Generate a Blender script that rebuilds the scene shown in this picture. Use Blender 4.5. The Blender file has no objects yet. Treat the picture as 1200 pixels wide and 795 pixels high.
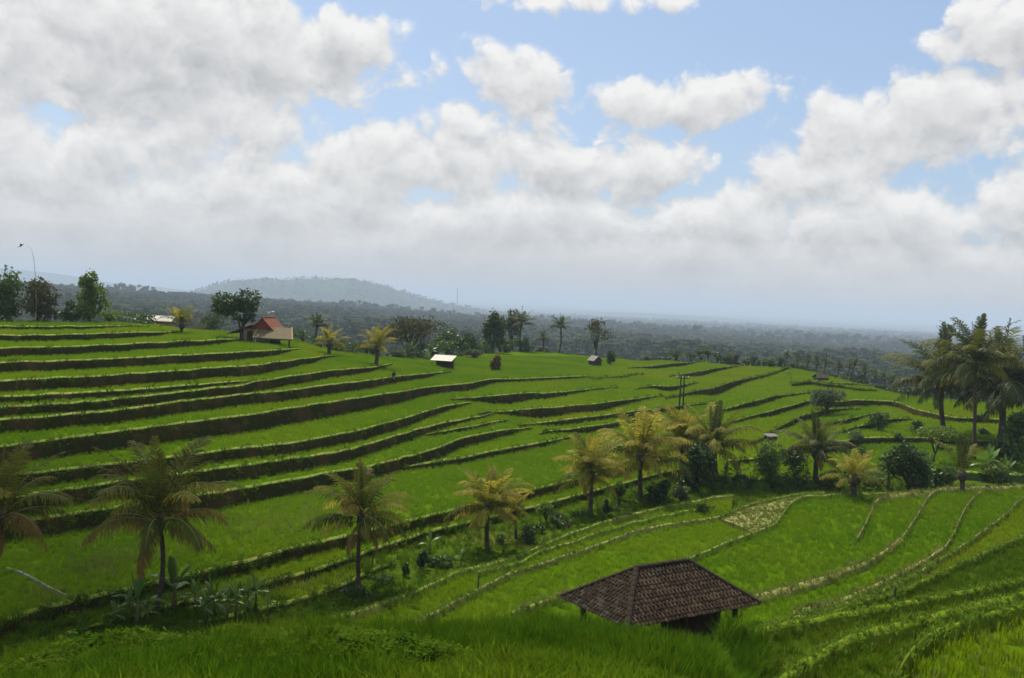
import bpy, math, random
import numpy as np
from mathutils import Vector, Matrix
from mathutils.bvhtree import BVHTree

# ------------------------------------------------------------------ camera
rng = np.random.default_rng(7); random.seed(7)
W, H, F = 1200.0, 795.0, 1153.0            # photograph size and focal length in its pixels
ROLL, PITCH = math.radians(2.67), math.atan(47.45 / 1153.0)
scene = bpy.context.scene
C = scene.collection
cr, sr, cp, sp = math.cos(ROLL), math.sin(ROLL), math.cos(PITCH), math.sin(PITCH)
ax = Vector((cr, sr * sp, sr * cp)); ay = Vector((-sr, cr * sp, cr * cp)); az_ = ax.cross(ay)
cam_d = bpy.data.cameras.new('camera'); cam = bpy.data.objects.new('camera', cam_d); C.objects.link(cam)
cam.matrix_world = Matrix(((ax.x, ay.x, az_.x, 0), (ax.y, ay.y, az_.y, 0), (ax.z, ay.z, az_.z, 0), (0, 0, 0, 1)))
cam_d.sensor_width = 36.0; cam_d.lens = 36.0 * F / W
cam_d.clip_start = 0.1; cam_d.clip_end = 90000
scene.camera = cam

def ray(x, y):
    """pixel of the photograph -> world direction (arrays welcome)"""
    cx = np.asarray(x, float) - 600.0; cy = 397.5 - np.asarray(y, float)
    u = cx * cr - cy * sr; v = cx * sr + cy * cr
    return u, F * cp + v * sp, -F * sp + v * cp
def on_plane(x, y, z):
    """horizontal distance and azimuth of the pixel's ray where it meets height z"""
    u, f, w = ray(x, y); t = z / w
    return np.hypot(u, f) * t, np.arctan2(u, f)

# ------------------------------------------------------------------ sky, sun, exposure
SUN_EL, SUN_AZ = math.radians(57), math.radians(-24)     # azimuth from +Y towards +X
world = bpy.data.worlds.new('World'); scene.world = world; world.use_nodes = True
try: world.cycles.sampling_method = 'NONE'
except Exception: pass
WN = world.node_tree; WN.nodes.clear()
def wn(t, **k):
    n = WN.nodes.new(t)
    for a, b in k.items(): setattr(n, a, b)
    return n
def wm(op, a, b=None, c=None, clamp=False):
    n = wn('ShaderNodeMath', operation=op); n.use_clamp = clamp
    for i, s in enumerate((a, b, c)):
        if s is None: continue
        if isinstance(s, (int, float)): n.inputs[i].default_value = s
        else: WN.links.new(s, n.inputs[i])
    return n.outputs[0]
def wsmooth(v, lo, hi, a=0.0, b=1.0):
    n = wn('ShaderNodeMapRange', interpolation_type='SMOOTHSTEP')
    WN.links.new(v, n.inputs[0])
    for i, s in enumerate((lo, hi, a, b)): n.inputs[1 + i].default_value = s
    return n.outputs[0]
def wmix(f, a, b):
    n = wn('ShaderNodeMix', data_type='RGBA')
    for s, k in ((f, 0), (a, 6), (b, 7)):
        if isinstance(s, tuple): n.inputs[k].default_value = (*s, 1)
        elif isinstance(s, (int, float)): n.inputs[k].default_value = s
        else: WN.links.new(s, n.inputs[k])
    return n.outputs[2]
SKY_S = 0.11
sky = wn('ShaderNodeTexSky'); sky.sky_type = 'NISHITA'; sky.sun_disc = False
sky.sun_elevation = SUN_EL; sky.sun_rotation = SUN_AZ
sky.air_density = 1.0; sky.dust_density = 1.5; sky.ozone_density = 2.0
tc = wn('ShaderNodeTexCoord'); sep = wn('ShaderNodeSeparateXYZ'); WN.links.new(tc.outputs['Generated'], sep.inputs[0])
dX, dY, dZ = sep.outputs
AZ = wm('ARCTAN2', dX, dY); EL = wm('ARCSINE', dZ)
# cumulus heaps: centre and radii as the photograph shows them, turned into sky directions
CLOUDS = [(150, 60, 330, 105, 1.0), (400, 55, 75, 60, .8), (60, 195, 190, 75, .8), (250, 120, 130, 75, .8), (480, 195, 150, 55, .9),
          (455, 170, 70, 40, .7), (640, 195, 120, 45, .8), (750, 195, 110, 42, .9), (610, 98, 72, 46, .8), (545, 140, 75, 32, .6),
          (800, 122, 135, 38, .75), (740, 108, 70, 26, .6), (1080, 140, 140, 55, .85), (1150, 110, 70, 42, .8), (1180, 35, 75, 60, .8), (960, 205, 100, 45, .75),
          (1020, 262, 190, 50, .75), (1080, 282, 70, 30, .8), (1185, 255, 80, 60, .8), (640, 2, 80, 18, .5), (780, 0, 60, 14, .4),
          (860, 265, 200, 45, .7), (300, 245, 300, 60, .9), (600, 265, 260, 60, .9), (480, 95, 60, 26, .35), (880, 230, 80, 36, .5)]
def density(el):
    best = None
    for (px, py, rx, ry, amp) in CLOUDS:
        u, f, w = ray(px, py); a = math.atan2(u, f); e = math.atan2(w, math.hypot(u, f))
        da = wm('MULTIPLY_ADD', AZ, F / rx, -a * F / rx); de = wm('MULTIPLY_ADD', el, F / ry, -e * F / ry)
        q = wm('MULTIPLY_ADD', de, de, wm('MULTIPLY', da, da))
        v = wm('MULTIPLY_ADD', wm('SQRT', q), -amp, amp)
        best = v if best is None else wm('MAXIMUM', best, v)
    band = wsmooth(el, 0.115, 0.055, -1.0, 0.62)
    best = wm('MAXIMUM', best, band)
    # beyond the picture the same broken cumulus goes on
    cv = wn('ShaderNodeCombineXYZ'); WN.links.new(AZ, cv.inputs[0]); WN.links.new(el, cv.inputs[1])
    n0 = wn('ShaderNodeTexNoise'); n0.inputs['Scale'].default_value = 4.0; n0.inputs['Detail'].default_value = 2.0
    WN.links.new(cv.outputs[0], n0.inputs['Vector'])
    far = wm('MULTIPLY_ADD', n0.outputs[0], 4.0, -1.75)
    out = wm('MAXIMUM', wsmooth(wm('ABSOLUTE', AZ), 0.50, 0.62), wsmooth(el, 0.33, 0.45))
    best = wm('MULTIPLY_ADD', wm('SUBTRACT', far, best), out, best)
    cv2 = wn('ShaderNodeCombineXYZ'); WN.links.new(AZ, cv2.inputs[0]); WN.links.new(wm('MULTIPLY', el, 1.15), cv2.inputs[1])
    cv2.inputs[2].default_value = 3.3
    nz = wn('ShaderNodeTexNoise'); nz.inputs['Scale'].default_value = 13.0; nz.inputs['Detail'].default_value = 7.0
    nz.inputs['Roughness'].default_value = 0.60; nz.inputs['Distortion'].default_value = 0.25
    WN.links.new(cv2.outputs[0], nz.inputs['Vector'])
    vo = wn('ShaderNodeTexVoronoi', feature='SMOOTH_F1', voronoi_dimensions='2D'); vo.inputs['Scale'].default_value = 17.0; vo.inputs['Detail'].default_value = 2.0
    vo.inputs['Smoothness'].default_value = .35; vo.inputs['Roughness'].default_value = .55; vo.inputs['Lacunarity'].default_value = 2.3; vo.normalize = True
    wv = wn('ShaderNodeVectorMath', operation='MULTIPLY_ADD'); WN.links.new(nz.outputs['Color'], wv.inputs[0]); wv.inputs[1].default_value = (.07, .07, 0); WN.links.new(cv2.outputs[0], wv.inputs[2])
    WN.links.new(wv.outputs[0], vo.inputs['Vector'])
    puff = wm('MULTIPLY_ADD', vo.outputs['Distance'], -1.25, 0.31)
    return wm('ADD', wm('ADD', best, puff), wm('MULTIPLY_ADD', nz.outputs[0], 1.5, -0.75))
D1 = density(EL); D2 = density(wm('ADD', EL, 0.016))
alpha = wsmooth(D1, -0.06, 0.26)
alpha = wm('MULTIPLY', alpha, 0.95)
lit = wm('MULTIPLY_ADD', wm('SUBTRACT', D1, D2), 0.85, 0.66)
thick = wsmooth(D1, 0.35, 1.10, 0.0, 0.44)
lit = wm('SUBTRACT', lit, thick, clamp=True)
k = 1.0 / SKY_S
ccol = wmix(lit, tuple(c * k for c in (0.37, 0.375, 0.385)), tuple(c * k for c in (0.79, 0.78, 0.76)))
skyc = wmix(0.45, sky.outputs[0], tuple(c * k for c in (0.32, 0.45, 0.66)))
col = wmix(alpha, skyc, ccol)
hz = wsmooth(EL, 0.10, 0.0, 0.0, 0.85)
col = wmix(hz, col, tuple(c * k for c in (0.50, 0.505, 0.512)))
bg = wn('ShaderNodeBackground'); bg.inputs[1].default_value = SKY_S
WN.links.new(col, bg.inputs[0])
wo = wn('ShaderNodeOutputWorld'); WN.links.new(bg.outputs[0], wo.inputs[0])

sd = bpy.data.lights.new('sun', 'SUN'); sd.energy = 5.0; sd.angle = math.radians(0.53); sd.color = (1.0, 0.91, 0.74)
sun = bpy.data.objects.new('sun', sd); C.objects.link(sun)
SUNV = Vector((math.sin(SUN_AZ) * math.cos(SUN_EL), math.cos(SUN_AZ) * math.cos(SUN_EL), math.sin(SUN_EL)))
sun.rotation_euler = SUNV.to_track_quat('Z', 'Y').to_euler()
scene.view_settings.view_transform = 'Standard'; scene.view_settings.look = 'None'
scene.view_settings.exposure = 0.25; scene.view_settings.gamma = 1.0
scene.view_settings.use_curve_mapping = False
scene.render.engine = 'CYCLES'
cy = scene.cycles
cy.use_denoising = True; cy.max_bounces = 6; cy.diffuse_bounces = 3; cy.glossy_bounces = 2
cy.transmission_bounces = 4; cy.volume_bounces = 1; cy.transparent_max_bounces = 6
cy.caustics_reflective = False; cy.caustics_refractive = False

# ------------------------------------------------------------------ materials
MATS = {}
def mat(name, c1, c2=None, scale=1.0, rough=0.85, trans=0.0, bump=0.0, c3=None, s3=None, rnd=0.0, spec=0.2, coord='Object', tint=None, mid=0.5, det=4.0):
    """procedural leaf, soil, wood ... : two noise-mixed colours, an optional third in patches, optional translucency"""
    m = bpy.data.materials.new(name); m.use_nodes = True; T = m.node_tree; T.nodes.clear()
    def nd(t): return T.nodes.new(t)
    def mixc(f, a, b):
        n = nd('ShaderNodeMix'); n.data_type = 'RGBA'
        for s, kk in ((f, 0), (a, 6), (b, 7)):
            if isinstance(s, tuple): n.inputs[kk].default_value = (*s, 1)
            elif isinstance(s, (int, float)): n.inputs[kk].default_value = s
            else: T.links.new(s, n.inputs[kk])
        return n.outputs[2]
    tcn = nd('ShaderNodeTexCoord')
    if coord == 'World':
        g = nd('ShaderNodeNewGeometry'); vec = g.outputs['Position']
    else: vec = tcn.outputs['Object']
    col = c1; fac = None
    if c2:
        n = nd('ShaderNodeTexNoise'); n.inputs['Scale'].default_value = scale; n.inputs['Detail'].default_value = det
        T.links.new(vec, n.inputs['Vector'])
        r = nd('ShaderNodeMapRange'); T.links.new(n.outputs[0], r.inputs[0])
        r.inputs[1].default_value = mid - .14; r.inputs[2].default_value = mid + .14
        fac = r.outputs[0]; col = mixc(fac, c1, c2)
    if c3:
        n = nd('ShaderNodeTexNoise'); n.inputs['Scale'].default_value = s3 or scale * .2; n.inputs['Detail'].default_value = 3.0
        T.links.new(vec, n.inputs['Vector'])
        r = nd('ShaderNodeMapRange'); T.links.new(n.outputs[0], r.inputs[0])
        r.inputs[1].default_value = .5; r.inputs[2].default_value = .66
        col = mixc(r.outputs[0], col, c3)
    if tint:                                     # per-vertex colour amount (leaf tips, dry ends)
        a = nd('ShaderNodeAttribute'); a.attribute_name = 'tip'
        col = mixc(a.outputs['Fac'], col, tint)
    if rnd:
        oi = nd('ShaderNodeObjectInfo'); hs = nd('ShaderNodeHueSaturation')
        r1 = nd('ShaderNodeMapRange'); T.links.new(oi.outputs['Random'], r1.inputs[0]); r1.inputs[3].default_value = 1 - rnd; r1.inputs[4].default_value = 1 + rnd
        T.links.new(r1.outputs[0], hs.inputs['Value'])
        mm = nd('ShaderNodeMath'); mm.operation = 'MULTIPLY'; mm.inputs[1].default_value = 7.31; T.links.new(oi.outputs['Random'], mm.inputs[0])
        fr = nd('ShaderNodeMath'); fr.operation = 'FRACT'; T.links.new(mm.outputs[0], fr.inputs[0])
        r2 = nd('ShaderNodeMapRange'); T.links.new(fr.outputs[0], r2.inputs[0]); r2.inputs[3].default_value = .5 - .05 * rnd; r2.inputs[4].default_value = .5 + .05 * rnd
        T.links.new(r2.outputs[0], hs.inputs['Hue'])
        if isinstance(col, tuple): hs.inputs['Color'].default_value = (*col, 1)
        else: T.links.new(col, hs.inputs['Color'])
        col = hs.outputs[0]
    b = nd('ShaderNodeBsdfPrincipled'); b.inputs['Roughness'].default_value = rough
    b.inputs['Specular IOR Level'].default_value = spec
    def put(sock):
        if isinstance(col, tuple): sock.default_value = (*col, 1)
        else: T.links.new(col, sock)
    put(b.inputs['Base Color'])
    out = nd('ShaderNodeOutputMaterial'); sh = b.outputs[0]
    if bump:
        bn = nd('ShaderNodeTexNoise'); bn.inputs['Scale'].default_value = scale * 3; bn.inputs['Detail'].default_value = 5.0
        T.links.new(vec, bn.inputs['Vector'])
        bp = nd('ShaderNodeBump'); bp.inputs['Strength'].default_value = bump; bp.inputs['Distance'].default_value = .15
        T.links.new(bn.outputs[0], bp.inputs['Height']); T.links.new(bp.outputs[0], b.inputs['Normal'])
    if trans:
        tr = nd('ShaderNodeBsdfTranslucent'); put(tr.inputs['Color'])
        mx = nd('ShaderNodeMixShader'); mx.inputs[0].default_value = trans
        T.links.new(sh, mx.inputs[1]); T.links.new(tr.outputs[0], mx.inputs[2]); sh = mx.outputs[0]
    T.links.new(sh, out.inputs['Surface'])
    MATS[name] = m; return m
mat('paddy', (.05, .10, .003), (.07, .125, .004), .35, spec=0.0, coord='World', bump=.3)
mat('rice_b', (.16, .255, .006), (.195, .28, .007), .09, trans=.5, rnd=.05, spec=0.0, coord='World', rough=.7, c3=(.22, .275, .01), s3=.05)
mat('rice_c', (.115, .225, .006), (.15, .255, .007), .09, trans=.5, rnd=.05, spec=0.0, coord='World', rough=.7, c3=(.17, .255, .008), s3=.06)
mat('rice', (.138, .245, .006), (.178, .275, .007), .09, c3=(.20, .27, .008), s3=.05, trans=.5, rnd=.05, spec=0.0, coord='World', rough=.7)
mat('rice_deep', (.105, .215, .005), (.138, .24, .005), .09, c3=(.15, .235, .008), s3=.07, trans=.5, rnd=.05, spec=0.0, coord='World', rough=.6)
mat('rice_dry', (.20, .21, .05), (.13, .17, .03), .2, trans=.4, rnd=.2, coord='World')
mat('bund_soft', (.085, .14, .010), (.12, .165, .014), 1.2, spec=0.0, coord='World', bump=.6)
mat('bund_grass', (.15, .22, .02), (.11, .18, .015), 1.5, coord='World', bump=.4, c3=(.20, .21, .045), s3=.25)
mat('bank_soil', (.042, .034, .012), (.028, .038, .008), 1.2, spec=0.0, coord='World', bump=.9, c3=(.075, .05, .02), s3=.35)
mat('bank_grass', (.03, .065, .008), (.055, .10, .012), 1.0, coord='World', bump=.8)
mat('dry_grass', (.19, .19, .05), (.13, .16, .03), .9, coord='World', bump=.8, c3=(.22, .18, .08), s3=.3)
mat('bare_soil', (.33, .29, .21), (.22, .20, .11), 1.2, coord='World', bump=.8)
mat('hill_grass', (.035, .07, .005), (.055, .095, .007), .5, spec=0.0, coord='World', bump=.8, c3=(.075, .085, .014), s3=.12)
mat('grass', (.075, .145, .006), (.115, .175, .009), .35, trans=.4, rnd=.3, spec=0.0, coord='World', rough=.8)
mat('grass_lush', (.055, .125, .005), (.08, .15, .007), .35, trans=.4, rnd=.25, spec=0.0, coord='World', rough=.8)
mat('grass_short', (.15, .23, .018), (.11, .19, .014), .4, trans=.4, rnd=.25, coord='World')
mat('weed', (.04, .088, .006), (.068, .115, .009), .5, trans=.35, rnd=.3, spec=0.0, coord='World')
mat('frond_green', (.055, .085, .010), (.085, .115, .014), 1.1, trans=.45, rnd=.25, tint=(.22, .17, .03), spec=.15, rough=.65)
mat('frond_dark', (.030, .060, .014), (.05, .08, .018), 1.1, trans=.3, rnd=.25, tint=(.11, .11, .03), spec=.2, rough=.6)
mat('frond_yellow', (.115, .14, .012), (.19, .20, .016), .8, trans=.5, rnd=.25, tint=(.60, .46, .08), spec=.1, rough=.65)
mat('frond_dry', (.15, .10, .028), (.11, .085, .022), 1.4, trans=.35, rnd=.25, tint=(.27, .17, .045))
mat('rib', (.22, .20, .06), (.14, .15, .04), 2.0, rough=.6)
mat('palm_bark', (.10, .085, .065), (.05, .042, .03), 5.0, bump=.8)
mat('bark', (.08, .062, .045), (.045, .035, .025), 6.0, bump=.8)
mat('leaf_dark', (.025, .06, .010), (.05, .09, .014), 1.2, trans=.3, rough=.55, spec=.4)
mat('leaf_mid', (.05, .10, .015), (.08, .14, .02), 1.2, trans=.35, rough=.55, spec=.4)
mat('leaf_light', (.09, .165, .022), (.15, .21, .03), 1.2, trans=.4, rough=.55)
mat('leaf_olive', (.095, .085, .035), (.06, .07, .025), 1.0, trans=.3)
mat('leaf_red', (.14, .075, .025), (.08, .085, .02), 1.4, trans=.3)
mat('leaf_grey', (.11, .14, .07), (.07, .10, .04), 1.2, trans=.3)
mat('banana', (.07, .14, .02), (.11, .19, .03), 1.5, trans=.4, rnd=.2, spec=.4, rough=.45)
mat('banana_stem', (.12, .14, .05), (.08, .07, .03), 3.0)
mat('forest', (.022, .045, .014), (.04, .065, .018), .02, trans=.15, rnd=.45, coord='World')
mat('forest_floor', (.020, .032, .012), (.03, .045, .015), .012, spec=0.0, rough=1.0, coord='World', c3=(.05, .075, .02), s3=.003)
mat('tile', (.043, .029, .020), (.075, .054, .039), 9.0, rough=1.0, spec=.05, rnd=.45, c3=(.12, .105, .085), s3=4.0, bump=.5)
mat('tile_cap', (.030, .023, .018), (.05, .04, .032), 9.0, rough=1.0, spec=.05, bump=.5)
mat('tile_red', (.22, .062, .032), (.14, .045, .025), 2.0, rough=.85, rnd=.25)
mat('thatch', (.19, .155, .09), (.11, .09, .05), 6.0, bump=.9)
mat('old_wood', (.075, .058, .045), (.045, .035, .028), 5.0, bump=.5)
mat('plank', (.045, .032, .022), (.03, .02, .015), 4.0, bump=.5, rnd=.25)
mat('plaster', (.24, .185, .11), (.17, .13, .08), 1.5)
mat('white_wall', (.55, .53, .49), (.42, .40, .37), .8)
mat('tin', (.14, .132, .12), (.08, .075, .068), 2.0, rough=.5, spec=.4, rnd=.15)
mat('pole_wood', (.05, .045, .042), (.03, .028, .026), 3.0)
mat('porcelain', (.7, .7, .68), rough=.3)
mat('cloth_dark', (.03, .035, .05), (.02, .022, .03), 6.0)
mat('cloth_grey', (.22, .21, .2), (.15, .15, .15), 6.0)
mat('skin', (.25, .14, .09), rough=.6)
mat('straw', (.45, .36, .18), (.35, .27, .12), 8.0)
mat('feather', (.03, .03, .032), (.05, .05, .05), 20.0)
mat('water', (.12, .13, .10), rough=.3, spec=.5)
mat('mast_steel', (.30, .31, .33), rough=.5)
mat('cloud_white', (.9, .9, .9), (.85, .86, .88), .01, rough=1.0, coord='World')
mat('glass_and_shade', (.02, .02, .022), rough=.3)  # window glass; also the near-black colour for shade inside the field hut

# ------------------------------------------------------------------ object helpers
def tag(o, label=None, cat=None, group=None, kind=None):
    for kk, v in (('label', label), ('category', cat), ('group', group), ('kind', kind)):
        if v: o[kk] = v
    return o
def mesh_obj(name, V, Fc, m, parent=None, smooth=False, tip=None, mi=None):
    me = bpy.data.meshes.new(name)
    me.from_pydata([tuple(v) for v in V] if not isinstance(V, np.ndarray) else V.tolist(), [], [tuple(f) for f in Fc] if not isinstance(Fc, np.ndarray) else Fc.tolist())
    for mm in (m if isinstance(m, (list, tuple)) else [m]): me.materials.append(MATS[mm])
    if mi is not None: me.polygons.foreach_set('material_index', np.asarray(mi, np.int32))
    if smooth: me.polygons.foreach_set('use_smooth', np.ones(len(me.polygons), bool))
    if tip is not None:
        a = me.attributes.new('tip', 'FLOAT', 'POINT'); a.data.foreach_set('value', np.asarray(tip, np.float32))
    me.update()
    o = bpy.data.objects.new(name, me); C.objects.link(o); o.parent = parent
    return o
def inst(me, name, parent=None):
    o = bpy.data.objects.new(name, me); C.objects.link(o); o.parent = parent; return o
def empty(name, loc, rz=0.0, s=1.0):
    o = bpy.data.objects.new(name, None); C.objects.link(o); o.location = loc; o.rotation_euler = (0, 0, rz)
    o.scale = (s, s, s); o.empty_display_size = .3; return o
class MB:
    """collects boxes, tubes and faces into one mesh"""
    def __init__(s): s.V = []; s.F = []
    def add(s, V, Fc):
        b = len(s.V); s.V += [tuple(v) for v in V]; s.F += [tuple(i + b for i in f) for f in Fc]
    def box(s, x0, x1, y0, y1, z0, z1):
        s.add([(x, y, z) for z in (z0, z1) for y in (y0, y1) for x in (x0, x1)],
              [(0, 2, 3, 1), (4, 5, 7, 6), (0, 1, 5, 4), (2, 6, 7, 3), (0, 4, 6, 2), (1, 3, 7, 5)])
    def tube(s, pts, rad, n=7):
        pts = [Vector(p) for p in pts]; V = []; Fc = []
        for i, p in enumerate(pts):
            d = (pts[min(i + 1, len(pts) - 1)] - pts[max(i - 1, 0)]).normalized()
            a = d.cross(Vector((0.31, 0.2, 0.93)) if abs(d.z) < .9 else Vector((1, 0, 0))).normalized(); b = d.cross(a)
            r = rad[i] if isinstance(rad, (list, tuple)) else rad
            V += [p + (a * math.cos(2 * math.pi * j / n) + b * math.sin(2 * math.pi * j / n)) * r for j in range(n)]
        for i in range(len(pts) - 1):
            Fc += [(i * n + j, i * n + (j + 1) % n, (i + 1) * n + (j + 1) % n, (i + 1) * n + j) for j in range(n)]
        Fc.append(tuple(range(n))[::-1]); Fc.append(tuple((len(pts) - 1) * n + j for j in range(n)))
        s.add(V, Fc)
    def slabquad(s, q, t):
        """a quad (4 points) thickened downwards by t"""
        q = [Vector(p) for p in q]; nrm = (q[1] - q[0]).cross(q[2] - q[0]).normalized()
        if nrm.z < 0: nrm = -nrm
        lo = [p - nrm * t for p in q]; n = len(q)
        s.add(q + lo, [tuple(range(n)), tuple(range(n, 2 * n))[::-1]] + [(i, i + n, (i + 1) % n + n, (i + 1) % n) for i in range(n)])
    def build(s, name, m, parent=None, smooth=False): return mesh_obj(name, s.V, s.F, m, parent, smooth)
BV, BF = [], []                 # all ground surfaces, for finding where things stand
def to_bvh(V, Fc):
    b = len(BV); BV.extend(tuple(v) for v in V); BF.extend(tuple(int(i) + b for i in f) for f in Fc)
def lerp(pts, x):
    p = np.array(pts, float); return np.interp(x, p[:, 0], p[:, 1])
def smooth1(a, s):
    if len(a) < 3: return a
    r = int(max(1, min(3 * s, len(a) - 1))); kx = np.exp(-.5 * (np.arange(-r, r + 1) / s) ** 2); kx /= kx.sum()
    return np.convolve(np.pad(a, r, mode='reflect', reflect_type='odd'), kx, 'valid')
def wob(x, seed, wl):
    """smooth 1-D noise"""
    g = np.random.default_rng(seed); o = np.zeros_like(np.asarray(x, float))
    for i in range(5):
        o += np.sin(np.asarray(x) * 2 * math.pi / (wl * (.35 + g.random() * 1.3)) + g.random() * 6.28) * .45
    return o

# ------------------------------------------------------------------ terraces beyond the gully (stepping up, away from the camera)
# each: crest line in the photograph [(x, y)], visible height of its bank in pixels [(x, t)]
FARL = [
 ('O', [(230, 730), (300, 713), (345, 703), (398, 686), (436, 667), (466, 658)], [(230, 3), (345, 7), (466, 3)]),
 ('N', [(-160, 800), (0, 762), (120, 730), (210, 706), (298, 686), (358, 670), (426, 647), (440, 641), (497, 623), (565, 607), (636, 590), (689, 576), (780, 552), (815, 546)], [(-160, 3), (300, 4), (430, 5), (500, 9), (700, 7), (815, 4)]),
 ('V', [(800, 556), (880, 560), (930, 561), (975, 561), (985, 560)], [(800, 2), (880, 12), (965, 12), (985, 3)]),
 ('V2', [(1000, 553), (1040, 547), (1100, 550), (1200, 556), (1360, 562)], [(1000, 2), (1040, 4), (1200, 4), (1360, 4)]),
 ('M', [(-160, 772), (0, 727), (50, 711), (143, 690), (239, 668), (300, 653), (333, 643), (426, 622), (540, 594), (664, 563), (739, 545), (800, 532), (850, 526)], [(-160, 14), (0, 13), (300, 10), (540, 9), (740, 6), (850, 3)]),
 ('W', [(840, 540), (900, 535), (960, 522), (1010, 512), (1080, 512), (1200, 518), (1360, 525)], [(840, 2), (960, 5), (1360, 5)]),
 ('L', [(470, 548), (504, 541), (550, 534), (566, 530), (666, 512), (672, 511)], [(470, 3), (504, 5), (600, 5), (672, 2)]),
 ('K', [(-160, 635), (0, 613), (75, 602), (239, 578), (300, 568), (391, 552), (439, 544), (495, 530), (538, 514), (581, 504), (618, 501), (624, 501)], [(-160, 18), (300, 16), (440, 11), (540, 11), (618, 6), (624, 2)]),
 ('K2', [(500, 509), (523, 504), (560, 498), (591, 492), (596, 491)], [(500, 2), (523, 4), (591, 3), (596, 1)]),
 ('J', [(-160, 605), (15, 581), (106, 568), (239, 550), (300, 542), (401, 528), (450, 514), (501, 499), (524, 494), (574, 485), (580, 484)], [(-160, 16), (300, 14), (401, 11), (501, 7), (574, 4), (580, 2)]),
 ('I', [(-160, 577), (0, 557), (126, 543), (216, 532), (300, 522), (351, 517), (426, 502), (476, 489), (518, 475), (549, 472), (555, 472)], [(-160, 14), (0, 13), (300, 11), (476, 10), (549, 6), (555, 1)]),
 ('M4', [(630, 507), (638, 506), (706, 497), (730, 493), (770, 488)], [(630, 1), (638, 3), (706, 6), (770, 2)]),
 ('M3', [(606, 499), (613, 497), (706, 486), (780, 477), (816, 473), (838, 472)], [(606, 1), (620, 4), (780, 4), (838, 2)]),
 ('M2', [(560, 485), (566, 483), (694, 473), (774, 463), (778, 463)], [(560, 2), (570, 6), (694, 7), (774, 6), (778, 2)]),
 ('R1b', [(985, 505), (1010, 498), (1040, 490), (1070, 490)], [(985, 2), (1010, 6), (1070, 3)]),
 ('X1', [(955, 500), (985, 492), (1012, 486), (1030, 484)], [(955, 1), (985, 4), (1012, 4), (1030, 1)]),
 ('R1', [(880, 520), (905, 505), (936, 487), (975, 478), (1010, 478)], [(880, 3), (936, 5), (1010, 3)]),
 ('R2', [(840, 498), (866, 491), (941, 471), (949, 468), (985, 470), (1010, 468), (1050, 470), (1070, 478), (1110, 488), (1360, 500)], [(840, 2), (941, 5), (1010, 5), (1110, 3), (1360, 3)]),
 ('R3', [(830, 483), (848, 479), (898, 466), (911, 462), (935, 461), (955, 459)], [(830, 1), (848, 6), (911, 5), (955, 1)]),
 ('M1', [(526, 468), (530, 467), (628, 459), (632, 461), (721, 453), (726, 453)], [(526, 3), (540, 8), (628, 7), (634, 3), (721, 3), (726, 1)]),
 ('M1b', [(772, 468), (778, 466), (848, 451), (852, 448), (914, 436), (919, 431), (925, 430)], [(772, 1), (780, 3), (848, 3), (855, 6), (914, 5), (925, 1)]),
 ('R4', [(885, 456), (891, 454), (949, 446), (985, 452), (1030, 458)], [(885, 1), (891, 2), (949, 3), (1030, 3)]),
 ('M0', [(742, 456), (750, 454), (764, 451), (782, 453), (816, 448), (822, 447)], [(742, 1), (755, 4), (785, 4), (822, 1)]),
 ('H', [(-160, 546), (0, 522), (101, 509), (201, 496), (300, 484), (341, 477), (430, 464), (504, 453), (513, 452), (555, 448), (578, 443), (601, 444), (660, 441), (692, 441)], [(-160, 19), (0, 18), (300, 18), (430, 14), (500, 12), (510, 5), (570, 5), (600, 3), (692, 2)]),
 ('G', [(-160, 512), (0, 491), (126, 481), (209, 470), (240, 466), (341, 456), (454, 442), (522, 435), (530, 435)], [(-160, 13), (0, 13), (240, 12), (454, 9), (515, 5), (530, 1)]),
 ('X3', [(925, 452), (935, 450), (965, 447), (1000, 449), (1020, 452)], [(925, 1), (940, 3), (1000, 3), (1020, 1)]),
 ('H2', [(692, 445), (697, 443), (752, 438), (756, 438)], [(692, 1), (700, 3), (756, 1)]),
 ('F', [(-160, 494), (0, 476), (100, 470), (200, 460), (240, 455), (290, 450), (300, 446), (391, 433), (436, 430), (459, 426), (463, 426)], [(-160, 10), (0, 9), (240, 9), (300, 11), (391, 8), (455, 6), (463, 1)]),
 ('E', [(-160, 478), (0, 464), (151, 456), (240, 449), (287, 446), (292, 446)], [(-160, 6), (0, 6), (240, 4), (292, 1)]),
 ('D', [(-160, 460), (0, 445), (126, 439), (227, 432), (300, 427), (315, 425), (388, 416), (394, 416)], [(-160, 13), (0, 12), (300, 11), (388, 7), (394, 1)]),
 ('Q0', [(784, 441), (790, 439), (846, 431), (868, 428), (874, 427)], [(784, 1), (792, 4), (868, 3), (874, 1)]),
 ('C', [(-160, 436), (0, 424), (100, 421), (201, 416), (300, 411), (350, 408), (353, 408)], [(-160, 11), (0, 10), (300, 9), (350, 7), (353, 2)]),
 ('Q1', [(736, 431), (745, 430), (822, 423), (828, 423)], [(736, 1), (745, 3), (822, 3), (828, 1)]),
 ('B', [(-160, 417), (0, 407), (93, 405), (176, 401), (270, 397), (288, 396)], [(-160, 10), (0, 9), (240, 6), (288, 3)]),
 ('A', [(-160, 396), (0, 392), (60, 392), (120, 390), (205, 388), (212, 388)], [(-160, 6), (100, 6), (205, 6), (212, 2)]),
 ('A2', [(-160, 384), (0, 382), (80, 382), (150, 381), (176, 381)], [(-160, 2), (80, 3), (176, 3)]),
]
RIDGE = [(-160, 374), (0, 375), (178, 377), (210, 384), (270, 388), (345, 392), (356, 402), (398, 410), (470, 419), (520, 417), (560, 413), (600, 411), (720, 412), (820, 415), (900, 425), (960, 437), (1010, 450), (1060, 462), (1100, 466), (1200, 474), (1360, 480)]
COLS = np.arange(-160.0, 1361.0, 4.0)
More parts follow.
